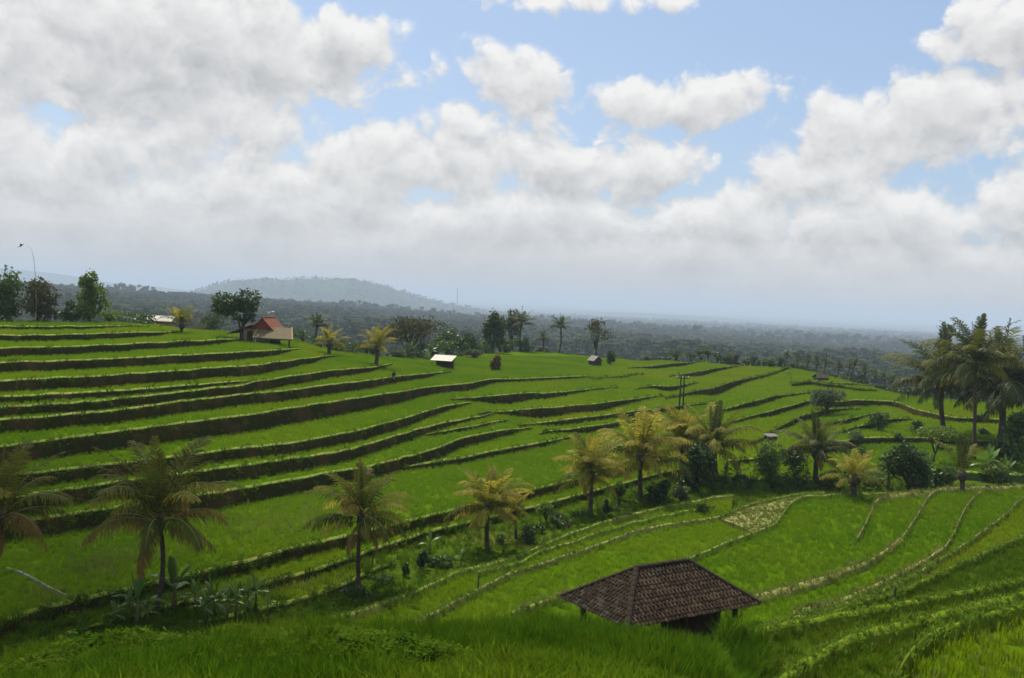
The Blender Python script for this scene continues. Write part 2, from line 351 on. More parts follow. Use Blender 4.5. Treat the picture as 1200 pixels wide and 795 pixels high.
zc = lerp([(-160, -17.0), (300, -17.1), (700, -17.1), (860, -17.0), (1000, -16.8), (1360, -16.4)], COLS)
rc = np.full_like(COLS, 20.0)
SLABS = []
for li, (nm, pts, ths) in enumerate(FARL):
    x0, x1 = pts[0][0], pts[-1][0]
    ix = np.where((COLS >= x0 - .1) & (COLS <= x1 + .1))[0]; xs = COLS[ix]
    ys = smooth1(lerp(pts, xs), 1.6) + wob(xs, 50 + li, 60) * .35
    ts = lerp(ths, xs) * (1.25 if nm[0] in 'MRQ' and len(nm) > 1 else 1.0)
    rb, _ = on_plane(xs, ys + ts, zc[ix])
    u, f, w = ray(xs, ys); zn = rb * w / np.hypot(u, f)
    zn = np.maximum(smooth1(zn, 9.0), zc[ix] + .12)
    tl = 26. if len(nm) == 1 else min(70., .4 * (x1 - x0))
    e0 = np.clip((xs - x0) / tl, 0, 1) if x0 > -150 else 1.0; e1 = np.clip((x1 - xs) / tl, 0, 1) if x1 < 1350 else 1.0
    zn = zc[ix] + .05 + (zn - zc[ix] - .05) * np.minimum(e0, e1)
    r, a = on_plane(xs, ys, zn)
    r = np.maximum(r, rc[ix] + .7)
    SLABS.append(dict(nm=nm, ix=ix, xs=xs, r=r, a=a, z=zn, z0=zc[ix].copy(), li=li))
    zc[ix] = zn - .06; rc[ix] = r
rR, aR = on_plane(COLS, lerp(RIDGE, COLS) + wob(COLS, 5, 90) * .4, zc)
rR = np.maximum(np.minimum(smooth1(rR, 3.0), 265.0), rc + 3.0); RIDGE_Z = zc.copy()
def polar(r, a, z): return np.stack([r * np.sin(a), r * np.cos(a), z + 0 * r], -1)
def grid_faces(nr, nc, lo=0, hi=None):
    hi = nr - 1 if hi is None else hi
    return [(i * nc + j, i * nc + j + 1, (i + 1) * nc + j + 1, (i + 1) * nc + j) for i in range(lo, hi) for j in range(nc - 1)]
LABT = {'A': 'topmost'}
FIELDS = []
def terrace(s, sign, r_end, bw, bankm, bundm, fieldm, bh=.12, drop=.35, batter=.30):
    """sign +1: the field lies behind its crest (bank faces the camera); -1: it lies in front (bank faces away)"""
    r, a, z, z0, xs = s['r'], s['a'], s['z'], s['z0'], s['xs']; n = len(r); sd_ = 300 + s['li'] * 7
    h = z - z0; j1 = wob(xs, sd_, 40) * .03; j2 = wob(xs, sd_ + 1, 24) * .035
    zb = wob(xs, sd_ + 2, 30) * .015
    rows = [polar(r - sign * (batter * h + .10 + j2), a, z0 - drop), polar(r - sign * (batter * .55 * h + .06 + j1 + j2), a, z0 + h * .45 + j1),
            polar(r - sign * (.04 + j2 * .6), a, z - bh * .45 + zb), polar(r + sign * (bw * .35), a, z + zb), polar(r + sign * (bw * .8), a, z - bh * .2 + zb), polar(r + sign * bw, a, z - bh - .04)]
    V = np.concatenate(rows)
    Vf = np.concatenate([polar(r + sign * (bw - .05), a, z - bh), polar(r_end, a, z - bh)])
    ff = grid_faces(2, n)
    low = Vf.copy(); low[:, 2] -= 2.2                       # end faces so that a terrace has depth
    Vf = np.concatenate([Vf, low]); m2 = 2 * n
    ff += [(0, n, n + m2, m2), (n - 1, n - 1 + m2, 2 * n - 1 + m2, 2 * n - 1)] + [(n + j, n + j + 1, n + j + 1 + m2, n + j + m2) for j in range(n - 1)]
    fo = mesh_obj('rice_terrace', Vf, ff, fieldm); tag(fo, kind='structure')
    Bk = mesh_obj('terrace_bank', V[:3 * n], grid_faces(3, n), bankm, fo, True)
    Bu = mesh_obj('terrace_bund', V[2 * n:], grid_faces(4, n), bundm, fo, True)
    to_bvh(V, grid_faces(6, n)); to_bvh(Vf[:2 * n], grid_faces(2, n))
    s['field'] = fo; s['bw'] = bw; s['sign'] = sign; s['bh'] = bh; s['r_end'] = r_end
    FIELDS.append(s)
for s in SLABS:
    near = s['nm'] in ('R1', 'R1b', 'R2', 'R3', 'R4', 'V', 'V2', 'W', 'M1b')
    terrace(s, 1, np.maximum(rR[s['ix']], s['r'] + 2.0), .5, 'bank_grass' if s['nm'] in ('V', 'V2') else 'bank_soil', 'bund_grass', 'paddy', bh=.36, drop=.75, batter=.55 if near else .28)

# ------------------------------------------------------------------ fields on the camera's side of the gully (stepping down, away)
NEARL = [
 ('Q', -16.4, [(350, 728), (380, 722), (421, 713), (456, 701), (491, 689), (534, 668), (600, 652), (671, 622), (720, 606), (780, 592), (840, 581), (858, 579)], .7, 'bund_grass', 'rice'),
 ('Q2', -16.05, [(560, 668), (600, 661), (641, 641), (671, 634), (699, 623), (739, 612), (780, 602), (838, 592)], .5, 'bund_grass', 'rice'),
 ('R', -15.6, [(470, 735), (491, 724), (526, 706), (593, 671), (640, 656), (691, 640), (747, 619), (780, 613), (830, 606), (850, 603), (890, 599), (926, 597)], .65, 'dry_grass', 'rice'),
 ('P', -15.4, [(846, 604), (862, 596), (884, 588), (935, 578), (966, 576)], .5, 'bund_grass', 'patch'),
 ('U', -14.6, [(600, 715), (640, 700), (740, 673), (801, 655), (846, 636), (894, 618), (914, 611), (920, 594), (934, 581), (1000, 577), (1040, 577)], .6, 'bund_grass', 'rice_deep'),
 ('S1', -14.25, [(1004, 628), (1016, 612), (1024, 582), (1040, 578), (1110, 572)], 1.5, 'dry_grass', 'rice_deep'),
 ('S2', -13.9, [(850, 703), (900, 690), (960, 675), (1020, 654), (1055, 630), (1075, 602), (1092, 572), (1110, 570), (1170, 569)], 1.3, 'dry_grass', 'rice_deep'),
 ('S3', -13.4, [(930, 712), (985, 699), (1030, 680), (1080, 655), (1107, 640), (1120, 620), (1130, 592), (1152, 570), (1215, 567)], 1.2, 'dry_grass', 'rice_deep'),
 ('S4', -12.9, [(900, 728), (960, 714), (1005, 700), (1060, 678), (1130, 636), (1180, 600), (1204, 575), (1360, 560)], .8, 'dry_grass', 'rice'),
 ('S5', -12.0, [(858, 742), (900, 737), (950, 722), (1000, 706), (1060, 688), (1130, 655), (1200, 625), (1360, 560)], .7, 'bund_soft', 'grass'),
 ('S6', -10.3, [(846, 752), (866, 740), (900, 730), (1000, 713), (1100, 695), (1200, 676), (1360, 640)], .8, 'bund_soft', 'grass'),
 ('S7', -8.8, [(880, 815), (905, 795), (930, 772), (1000, 737), (1120, 708), (1200, 690), (1360, 655)], 1.2, 'bund_soft', 'grass'),
 ('S8', -8.0, [(1040, 815), (1050, 790), (1062, 762), (1090, 738), (1130, 723), (1200, 706), (1360, 670)], .5, 'bund_soft', 'rice_dry'),
]
NEAR = []
for li, (nm, z, pts, bw, bm, plant) in enumerate(NEARL):
    ix = np.where((COLS >= pts[0][0] - .1) & (COLS <= pts[-1][0] + .1))[0]
    xs = np.arange(pts[0][0], pts[-1][0] + .1, 2.0)
    ys = smooth1(lerp(pts, xs), 3.0) + wob(xs, 90 + li, 40) * .4
    r, a = on_plane(xs, ys, np.full_like(xs, z))
    s = dict(nm=nm, ix=ix, xs=xs, r=r, a=a, z=np.full_like(xs, z), z0=np.full_like(xs, z - .9), li=60 + li, plant=plant)
    ext = {'P': 11, 'S8': 14, 'S7': 12}.get(nm, 26)
    if nm == 'P': ext = .8 + 11 * np.clip((xs - 846) / 45., 0, 1)
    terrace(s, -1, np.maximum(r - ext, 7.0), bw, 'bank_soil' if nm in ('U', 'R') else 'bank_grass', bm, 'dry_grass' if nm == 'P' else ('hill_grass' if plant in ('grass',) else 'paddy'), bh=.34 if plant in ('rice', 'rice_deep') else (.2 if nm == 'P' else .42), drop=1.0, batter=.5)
    NEAR.append(s)

# ------------------------------------------------------------------ the ground sheet: near hillside, gully, valley, far plain and hills
def hor(x): return 350.0 + (x - 600.0) * math.tan(ROLL)
PROF = [(-900, [(2, -1.7), (8, -3.9), (14, -5.9), (22, -8.05), (26, -10), (36, -15.2), (44, -17.2)]),
        (0, [(2, -1.7), (8, -3.9), (14, -5.9), (22, -8.1), (26, -10), (36, -15.2), (44, -17.2)]),
        (150, [(2, -1.7), (8, -3.8), (14, -5.75), (22, -7.85), (26, -10), (36, -15.2), (46, -17.2)]),
        (400, [(2, -1.7), (8, -3.8), (14, -5.75), (22, -7.85), (26, -10), (36, -15.6), (44, -17.2)]),
        (600, [(2, -1.7), (8, -3.7), (14, -5.65), (24, -8.45), (28, -11), (38, -15.3), (48, -17.2)]),
        (690, [(2, -1.7), (8, -3.7), (14, -5.7), (24.5, -8.7), (29, -12.1), (40, -13.2), (46, -15.3), (56, -17.2)]),
        (850, [(2, -1.7), (8, -3.7), (14, -5.7), (23, -8.25), (29, -12.2), (40, -13.0), (46, -15.2), (58, -17.2)]),
        (905, [(2, -1.7), (10, -4.6), (16, -7.0), (20, -8.7), (26, -10.6), (36, -12.7), (44, -14), (55, -16.5), (70, -17.2)]),
        (1000, [(2, -1.7), (10, -4.6), (16, -7.0), (20, -8.9), (26, -10.2), (36, -12.7), (44, -14), (55, -16.5), (70, -17.2)]),
        (2200, [(2, -1.7), (10, -4.6), (16, -7.0), (20, -9.0), (26, -10.2), (36, -12.7), (44, -14), (55, -16.5), (70, -17.2)])]
def far_ridge(x):      # crest of the wooded ridge 2.2 km away, metres below the camera
    return lerp([(-900, -24), (0, -27), (100, -31), (250, -41), (400, -46), (520, -61), (700, -68), (850, -76), (1000, -82), (1200, -86), (2200, -90)], x)
def ground_z(x, r):
    zn = np.array([[np.interp(rr, [p[0] for p in pr], [p[1] for p in pr]) for _, pr in PROF] for rr in np.atleast_1d(r)])
    px = [p for p, _ in PROF]; out = np.array([np.interp(x, px, row) for row in zn])          # rows r, cols x
    return out
gx = np.concatenate([np.linspace(-900, -160, 30, endpoint=False), np.arange(-160, 1361, 7.0), np.linspace(1367, 2200, 30)])
gr = np.unique(np.concatenate([np.arange(2, 30, .45), np.arange(30, 60, 1.0), np.geomspace(60, 300, 60), np.geomspace(300, 3000, 70), np.geomspace(3000, 42000, 50)]))
GZ = ground_z(gx, gr)
R2 = np.interp(gx, COLS, rR); ZR = np.interp(gx, COLS, RIDGE_Z); FR = far_ridge(gx)
for i, r in enumerate(gr):
    back = np.clip((r - (R2 - 14)) / 10.0, 0, 1)          # rises under the top field's rear edge ...
    zz = GZ[i] * (1 - back) + (ZR - .7) * back
    d = r - (R2 + 6)                                       # ... and falls into the valley behind
    v = np.where(d > 0, np.interp(d, [0, 25, 90, 300, 900], [0, -5, -17, -30, -36]), 0)
    val = (ZR - .7) + v
    t = np.clip((r - 750) / 1450.0, 0, 1); t = t * t * (3 - 2 * t)
    val = np.where(d > 0, val * (1 - t) + FR * t, val)
    t2 = np.clip((r - 2250) / 2600.0, 0, 1); t2 = t2 * t2 * (3 - 2 * t2)
    val = val * (1 - t2) + (-110) * t2
    t3 = np.clip((r - 5000) / 6000.0, 0, 1); val = val * (1 - t3) + (-150) * t3
    zz = np.where(d > 0, val, zz)
    if r > 260: zz = zz + (np.sin(gx * .021 + r * .004) + np.sin(gx * .047 - r * .0071 + 1.3)) * min(1, (r - 260) / 400) * (2.2 if r < 2600 else 5.0)
    # hill seven kilometres off and paler ones beyond
    g = math.exp(-((r - 7000) / 800.0) ** 2)
    hp = lerp([(180, 0), (225, 60), (250, 120), (285, 165), (330, 186), (362, 210), (378, 205), (395, 216), (415, 212), (432, 190), (455, 168), (480, 120), (520, 60), (570, 15), (620, 0)], gx)
    zz = zz + g * hp * (1 + .03 * np.sin(gx * .31))
    g = math.exp(-((r - 13000) / 1500.0) ** 2)
    zz = zz + g * lerp([(-900, 160), (-200, 230), (10, 225), (60, 190), (130, 120), (220, 60), (420, 0), (640, 0), (760, 40), (820, 30), (900, 0)], gx)
    GZ[i] = zz
# fine undulation of the near hillside
gaz = np.arctan2((gx - 600.0), F)
RR, AA = np.meshgrid(gr, gaz, indexing='ij')
near_amp = np.clip((60 - RR) / 40, 0, 1) * np.clip((RR - 4) / 6, 0, 1)
PX, PY = RR * np.sin(AA), RR * np.cos(AA)
GZ = GZ + near_amp * .12 * (np.sin(PX * 1.1 + 1.7 * np.sin(PY * .6)) + np.sin(PY * 1.3 + 2 * np.sin(PX * .5)) + .6 * np.sin(PX * 2.9 + PY * 2.1))
GV = np.stack([PX, PY, GZ], -1).reshape(-1, 3)
nr, nc = RR.shape
gf = np.array(grid_faces(nr, nc))
mi = np.where(gr[gf[:, 0] // nc] > 235, 1, 0)
ground = mesh_obj('ground', GV, gf, ['hill_grass', 'forest_floor'], smooth=True, mi=mi); tag(ground, kind='structure')
to_bvh(GV, gf)
BVH = BVHTree.FromPolygons(BV, BF)
def hit(x, y):
    """where the ground lies under a pixel of the photograph"""
    d = Vector([float(v) for v in ray(x, y)]).normalized(); h = BVH.ray_cast(Vector((0, 0, 0)), d)
    return h[0]
def drop(px, py):
    h = BVH.ray_cast(Vector((px, py, 300)), Vector((0, 0, -1))); return h[0]
def at_r(x, r):
    """ground in pixel column x at horizontal distance r (for things whose foot is hidden)"""
    u, f, w = ray(x, hor(x)); n = math.hypot(u, f); return drop(u / n * r, f / n * r)
def px_m(p): return math.hypot(p.x, p.y) / F           # metres per photograph pixel at a point
# ------------------------------------------------------------------ scattered plants (rice, grass, far wood): points + instanced tufts
def template(name, V, Fc, m, tip=None):
    o = mesh_obj(name, V, Fc, m, tip=tip); C.objects.unlink(o); return o
def tuft(name, n, h, spread, width, m, lean=.35, seed=1, bend=True):
    g = np.random.default_rng(seed); V = []; Fc = []
    for i in range(n):
        a = g.random() * 6.283; rr = spread * math.sqrt(g.random()) * .5; hh = h * (.55 + .6 * g.random()); l = lean * (g.random() ** .7) * hh
        bx, by = rr * math.cos(a), rr * math.sin(a); a2 = a + g.normal() * .6; dx, dy = math.cos(a2), math.sin(a2); w = width * (.7 + .6 * g.random())
        px, py = -dy * w * .5, dx * w * .5; b = len(V)
        V += [(bx - px, by - py, -.03), (bx + px, by + py, -.03), (bx + dx * l * .35 + px * .8, by + dy * l * .35 + py * .8, hh * .62), (bx + dx * l * .35 - px * .8, by + dy * l * .35 - py * .8, hh * .62), (bx + dx * l, by + dy * l, hh * (.97 if not bend else .88))]
        Fc += [(b, b + 1, b + 2, b + 3), (b + 3, b + 2, b + 4)]
    return template(name, V, Fc, m)
def scatter(name, P, scl, temps, parent=None, label=None, cat=None, tilt=.15):
    P = np.asarray(P, np.float32); n = len(P)
    if n == 0: return None
    me = bpy.data.meshes.new(name); me.vertices.add(n); me.vertices.foreach_set('co', P.ravel())
    g = np.random.default_rng(n)
    a = me.attributes.new('scl', 'FLOAT', 'POINT'); a.data.foreach_set('value', np.asarray(scl, np.float32) + np.zeros(n, np.float32))
    rot = np.stack([g.normal(0, tilt, n), g.normal(0, tilt, n), g.random(n) * 6.283], -1).astype(np.float32)
    a = me.attributes.new('rot', 'FLOAT_VECTOR', 'POINT'); a.data.foreach_set('vector', rot.ravel())
    a = me.attributes.new('idx', 'INT', 'POINT'); a.data.foreach_set('value', g.integers(0, len(temps), n).astype(np.int32))
    o = bpy.data.objects.new(name, me); C.objects.link(o); o.parent = parent
    T = bpy.data.node_groups.new(name, 'GeometryNodeTree')
    T.interface.new_socket('Geometry', in_out='INPUT', socket_type='NodeSocketGeometry'); T.interface.new_socket('Geometry', in_out='OUTPUT', socket_type='NodeSocketGeometry')
    gi = T.nodes.new('NodeGroupInput'); go = T.nodes.new('NodeGroupOutput'); jn = T.nodes.new('GeometryNodeJoinGeometry')
    def attr(nm, ty):
        q = T.nodes.new('GeometryNodeInputNamedAttribute'); q.data_type = ty; q.inputs[0].default_value = nm; return q.outputs[0]
    sc_, rt, ixn = attr('scl', 'FLOAT'), attr('rot', 'FLOAT_VECTOR'), attr('idx', 'INT')
    for i, t in enumerate(temps):
        ip = T.nodes.new('GeometryNodeInstanceOnPoints'); oi = T.nodes.new('GeometryNodeObjectInfo'); oi.inputs[0].default_value = t
        oi.inputs['As Instance'].default_value = True
        cm = T.nodes.new('FunctionNodeCompare'); cm.data_type = 'INT'; cm.operation = 'EQUAL'
        T.links.new(ixn, cm.inputs[2]); cm.inputs[3].default_value = i
        T.links.new(gi.outputs[0], ip.inputs['Points']); T.links.new(cm.outputs[0], ip.inputs['Selection']); T.links.new(oi.outputs['Geometry'], ip.inputs['Instance'])
        e2r = T.nodes.new('FunctionNodeEulerToRotation'); T.links.new(rt, e2r.inputs[0])
        T.links.new(e2r.outputs[0], ip.inputs['Rotation']); T.links.new(sc_, ip.inputs['Scale']); T.links.new(ip.outputs[0], jn.inputs[0])
    T.links.new(jn.outputs[0], go.inputs[0])
    md = o.modifiers.new('plants', 'NODES'); md.node_group = T
    return tag(o, label, cat, kind='stuff')
DOWN = Vector((0, 0, -1))
def top_z(P, lift=30.0):
    return np.array([(lambda h: h[0].z if h[0] else -999.)(BVH.ray_cast(Vector((float(p[0]), float(p[1]), lift)), DOWN)) for p in P])
RICE = [tuft('t_rice_%d' % i, 12, .34, .30, .022, 'rice', .30, 10 + i) for i in range(3)]
RICEB = [tuft('t_riceb_%d' % i, 12, .34, .30, .022, 'rice_b', .30, 110 + i) for i in range(3)]
RICEC = [tuft('t_ricec_%d' % i, 12, .32, .30, .022, 'rice_c', .30, 120 + i) for i in range(3)]
RICED = [tuft('t_riced_%d' % i, 12, .34, .30, .022, 'rice_deep', .30, 20 + i) for i in range(3)]
RICEY = [tuft('t_ricey_%d' % i, 10, .34, .30, .03, 'rice_dry', .5, 30 + i) for i in range(2)] + [tuft('t_ricey_9', 10, .36, .3, .03, 'grass_short', .5, 39)]
SHORT = [tuft('t_short_%d' % i, 10, .10, .24, .028, 'grass_short', .8, 40 + i) for i in range(3)]
SHORTD = [tuft('t_shortd_%d' % i, 9, .22, .26, .03, 'rice_dry', .8, 50 + i) for i in range(2)]
LUSH = [tuft('t_lush_%d' % i, 22, .62, .32, .020, 'grass_lush', .45, 60 + i) for i in range(3)]
GRASS = [tuft('t_grass_%d' % i, 20, .36, .34, .018, 'grass', .7, 70 + i) for i in range(3)]
def leafy(name, n, h, spread, ls, m, seed):
    g = np.random.default_rng(seed); V = []; Fc = []
    for i in range(n):
        z = h * g.random() ** .8; a = g.random() * 6.283; rr = spread * (.3 + .7 * g.random()) * (1 - .5 * z / h)
        c = np.array([rr * math.cos(a), rr * math.sin(a), z]); d = np.array([math.cos(a), math.sin(a), g.normal() * .4]); d /= np.linalg.norm(d)
        s_ = np.cross(d, [0, 0, 1]); s_ /= np.linalg.norm(s_); l = ls * (.6 + .8 * g.random()); b = len(V)
        V += [c, c + d * l * .5 + s_ * l * .28, c + d * l, c + d * l * .5 - s_ * l * .28]; Fc += [(b, b + 1, b + 2, b + 3)]
    return template(name, V, Fc, m)
WEED = [leafy('t_weed_%d' % i, 46, .42, .30, .11, 'weed', 80 + i) for i in range(3)]
AZMAX = math.radians(33)
for s in FIELDS:
    g = np.random.default_rng(s['li'] + 900); r, a, z = s['r'], s['a'], s['z']; n = len(r)
    if s['sign'] > 0:
        nxt = np.minimum(s['r_end'], r + 70)
        r0, r1 = r + s['bw'], nxt
    else:
        if s['plant'] is None: continue
        r0, r1 = np.maximum(s['r_end'], r - 26), np.maximum(r - s['bw'], s['r_end'])
    seg = np.abs(np.diff(a)) * .5 * (r1[1:] ** 2 - r0[1:] ** 2); seg = np.clip(seg, 0, None); A = seg.sum()
    if A <= 0: continue
    rm = float(np.mean(r0)); dens = 14.0 if rm < 80 else (9.0 if rm < 120 else 6.0); size = 1.0
    plant = s.get('plant', 'rice')
    if plant in ('grass', 'rice_dry', 'patch'): dens = 16.0; size = 1.0
    N = int(min(A * dens, 90000))
    jj = g.choice(n - 1, N, p=seg / A); tt = g.random(N)
    lerpc = lambda q: q[jj] * (1 - tt) + q[jj + 1] * tt
    R0, R1, AA_, ZZ = lerpc(r0), lerpc(r1), lerpc(a), lerpc(z)
    rr = np.sqrt(R0 ** 2 + g.random(N) * (R1 ** 2 - R0 ** 2)); ok = np.abs(AA_) < AZMAX
    P = np.stack([rr * np.sin(AA_), rr * np.cos(AA_), ZZ - s['bh']], -1)[ok]
    tz = top_z(P); P = P[np.abs(tz - P[:, 2]) < .05]
    temps = {'rice': RICEC if s['nm'] in ('M', 'I', 'G') else (RICE, RICEB, RICEC, RICE)[(s['li'] * 7 + 1) % 4], 'rice_deep': RICED, 'grass': GRASS, 'rice_dry': RICEB + RICEB + RICEY[:1], 'patch': SHORTD + SHORT[:1]}[plant]
    if len(P): scatter('rice_plants' if plant not in ('grass', 'patch') else 'grass', P, size * (.88 + .24 * g.random(len(P))), temps, s['field'])
    # short grass along the bund
    m_ = int(np.hypot(np.diff(r * np.sin(a)), np.diff(r * np.cos(a))).sum() * (9 if rm < 90 else 5) * (1 if s['sign'] > 0 or s['plant'] == 'rice_deep' else 2)); m_ = min(m_, 4000)
    jj = g.integers(0, n - 1, m_); tt = g.random(m_); off = s['sign'] * (g.random(m_) * s['bw'] * 1.1 - .12)
    rr = lerpc(r) + off; AA_ = lerpc(a); ok = np.abs(AA_) < AZMAX
    P = np.stack([rr * np.sin(AA_), rr * np.cos(AA_), lerpc(z)], -1)[ok]
    tz = top_z(P); kz = np.abs(tz - P[:, 2]) < .3; P = P[kz]; P[:, 2] = tz[kz] - .02
    if len(P): scatter('bund_grass', P, (1.0 if rm < 90 else 1.3) * (.6 + .6 * g.random(len(P))) * (1.0 if s['sign'] > 0 else 1.5), SHORT if s['sign'] > 0 else (SHORT + SHORTD if s['plant'] == 'rice_deep' else SHORT), s['field'], tilt=.3)
    # ragged growth hanging on the bank below the crest
    if s['sign'] > 0:
        m2 = int(m_ * .35); jj = g.integers(0, n - 1, m2); tt = g.random(m2); q = g.random(m2) ** 1.3
        hh = lerpc(z - s['z0']); rr = lerpc(r) - (.12 + .28 * hh * q); AA_ = lerpc(a)
        P = np.stack([rr * np.sin(AA_), rr * np.cos(AA_), lerpc(z) - hh * q - .08], -1)[np.abs(AA_) < AZMAX]
        scatter('bank_weeds', P, (.6 + .8 * g.random(len(P))), LUSH[:1] + WEED[:2] if rm < 70 else SHORT[:1] + WEED[:2], s['field'], tilt=.6)
# pale seed stalks standing in loose patches of the lowest big field
s = next(q for q in FIELDS if q['nm'] == 'M'); g = np.random.default_rng(31); PS = []
for (cx_, cy_, sx_, sy_, nn_) in ((110, 668, 40, 14, 150), (150, 650, 60, 10, 120), (310, 615, 60, 16, 260), (380, 600, 50, 14, 160), (60, 700, 30, 10, 60), (345, 688, 40, 8, 80), (470, 590, 40, 10, 60)):
    for _ in range(nn_):
        h_ = hit(cx_ + g.normal() * sx_ * .6, cy_ + g.normal() * sy_ * .6)
        if h_ is not None: PS.append(tuple(h_))
STALK = [tuft('t_stalk_%d' % i, 5, .62, .20, .022, 'rice_dry', .25, 140 + i) for i in range(2)]
scatter('seed_stalks', PS, .8 + .4 * g.random(len(PS)), STALK, s['field'])
# grass and weeds of the near hillside and of the gully floor
def wedge(n, x0, x1, r0, r1, seed):
    g = np.random.default_rng(seed); x = x0 + (x1 - x0) * g.random(n); r = np.sqrt(r0 ** 2 + g.random(n) * (r1 ** 2 - r0 ** 2)); a = np.arctan2(x - 600, F)
    return np.stack([r * np.sin(a), r * np.cos(a)], -1), x, r, g
hit_ground = lambda P: np.array([(lambda h: (h[0].z, BVH_SRC(h[2])) if h[0] else (-999., False))(BVH.ray_cast(Vector((float(p[0]), float(p[1]), 30)), DOWN)) for p in P])
GROUND_F0 = len(BF) - len(gf)
BVH_SRC = lambda i: i >= GROUND_F0
def strew(name, n, x0, x1, r0, r1, seed, temps, sc0, sc1, label, cat, patch=None, tilt=.2, parent=None):
    P, x, r, g = wedge(n, x0, x1, r0, r1, seed); q = hit_ground(P); ok = q[:, 1] > .5
    if patch is not None:
        f = np.sin(P[:, 0] * patch + 2 * np.sin(P[:, 1] * patch * .7 + seed)) + np.sin(P[:, 1] * patch * 1.2 + seed * 2 + np.sin(P[:, 0] * patch * .8)) ; ok &= f > -.2
    P3 = np.stack([P[:, 0], P[:, 1], q[:, 0] - .02], -1)[ok]
    return scatter(name, P3, sc0 + (sc1 - sc0) * g.random(len(P3)), temps, ground if parent is None else parent, tilt=tilt)
strew('hillside_grass', 26000, -40, 1240, 9, 30, 1, GRASS, .6, 1.2, None, None)
strew('tall_grass', 8000, 330, 880, 12, 25.5, 2, LUSH, .55, 1.1, None, None, patch=.35)
strew('tall_grass', 2500, -40, 400, 10, 18, 3, LUSH, .6, 1.1, None, None, patch=.5)
strew('hillside_weeds', 7000, -40, 560, 13, 26, 4, WEED, .5, 1.1, None, None, patch=.6)
strew('hillside_weeds', 3500, 820, 1240, 12, 50, 5, WEED, .5, 1.0, None, None, patch=.6)
strew('slope_grass', 9000, -40, 960, 28, 56, 6, GRASS + WEED[:1], .7, 1.2, None, None)
strew('gully_grass', 30000, -40, 1240, 44, 112, 7, GRASS + LUSH[:1] + WEED[:1], .6, 1.3, None, None)

Pw, xw, rw, gw = wedge(900, 830, 915, 25, 31.8, 8); zw = top_z(Pw)
scatter('tall_grass', np.stack([Pw[:, 0], Pw[:, 1], zw - .03], -1), .9 + .8 * gw.random(900), LUSH, ground, tilt=.2)
Pw, xw, rw, gw = wedge(1500, 640, 860, 22.5, 26.5, 9); zw = top_z(Pw)
scatter('tall_grass', np.stack([Pw[:, 0], Pw[:, 1], zw - .03], -1), .9 + .6 * gw.random(1500), LUSH, ground, tilt=.2)
# ------------------------------------------------------------------ the far wood
def crown_pts(blobs, n, g, shell=.55):
    """points spread through ellipsoids (cx,cy,cz,rx,ry,rz), denser towards their skin, with outward normals"""
    vol = np.array([b[3] * b[4] * b[5] for b in blobs]) ** .75; vol /= vol.sum(); P = []; N = []
    for b, f in zip(blobs, vol):
        m_ = max(3, int(n * f)); d = g.normal(size=(m_, 3)); d /= np.linalg.norm(d, axis=1)[:, None]
        rr = (shell + (1 - shell) * g.random(m_)) * (1 + g.normal(0, .10, m_))
        P.append(np.array(b[:3]) + d * rr[:, None] * np.array(b[3:6])); N.append(d)
    return np.concatenate(P), np.concatenate(N)
def leaf_mesh(P, N, size, g, aspect=.55, droop=.2):
    n = len(P); d = g.normal(size=(n, 3)) * .8 + N * .5; d[:, 2] -= droop; d /= np.linalg.norm(d, axis=1)[:, None]
    s_ = np.cross(d, N + g.normal(size=(n, 3)) * .7); s_ /= np.linalg.norm(s_, axis=1)[:, None] + 1e-6
    l = size * (.55 + .9 * g.random(n))[:, None]; w = l * aspect * .5
    V = np.stack([P - d * l * .5, P + s_ * w, P + d * l * .5, P - s_ * w], 1).reshape(-1, 3)
    b = np.arange(n)[:, None] * 4; return V, b + np.array([0, 1, 2, 3])
FT = []
for i in range(4):
    g = np.random.default_rng(200 + i); w = [1, 1.25, .8, 1.1][i]; hgt = [1, .8, 1.25, .95][i]
    bl = [(g.normal() * 1.6 * w, g.normal() * 1.6 * w, (4.6 + g.random() * 2.6) * hgt, 2.2 * w, 2.2 * w, 1.7 * hgt) for _ in range(6)]
    P, N = crown_pts(bl, 200, g); V, Fc = leaf_mesh(P, N, 1.5, g, .8); FT.append(template('t_wood_%d' % i, V, Fc, 'forest'))
for i in range(2):                                   # coconut palms standing above the wood
    g = np.random.default_rng(210 + i); V = []; Fc = []; top = np.array([.6, .2, 9.5])
    V += [(-.16, 0, 0), (.16, 0, 0), (top[0] + .1, top[1], top[2]), (top[0] - .1, top[1], top[2]), (0, -.16, 0), (0, .16, 0), (top[0], top[1] + .1, top[2]), (top[0], top[1] - .1, top[2])]; Fc += [(0, 1, 2, 3), (4, 5, 6, 7)]
    for j in range(15):
        a = j * 2.4 + g.random(); e = .9 - j * .1; L = 3.0; prev = top; pw = .32
        dx, dy = math.cos(a), math.sin(a)
        pts = [top + np.array([dx * L * t * math.cos(e * (1 - t)), dy * L * t * math.cos(e * (1 - t)), L * (t * math.sin(e) - .75 * t * t)]) for t in (0, .35, .7, 1)]
        for q0, q1, w0, w1 in zip(pts, pts[1:], (.15, .55, .5), (.55, .5, .05)):
            b = len(V); V += [q0 + np.array([-dy * w0, dx * w0, -w0 * .6]), q0, q0 + np.array([dy * w0, -dx * w0, -w0 * .6]), q1 + np.array([-dy * w1, dx * w1, -w1 * .6]), q1, q1 + np.array([dy * w1, -dx * w1, -w1 * .6])]
            Fc += [(b, b + 1, b + 4, b + 3), (b + 1, b + 2, b + 5, b + 4)]
    FT.append(template('t_woodpalm_%d' % i, V, Fc, 'forest'))
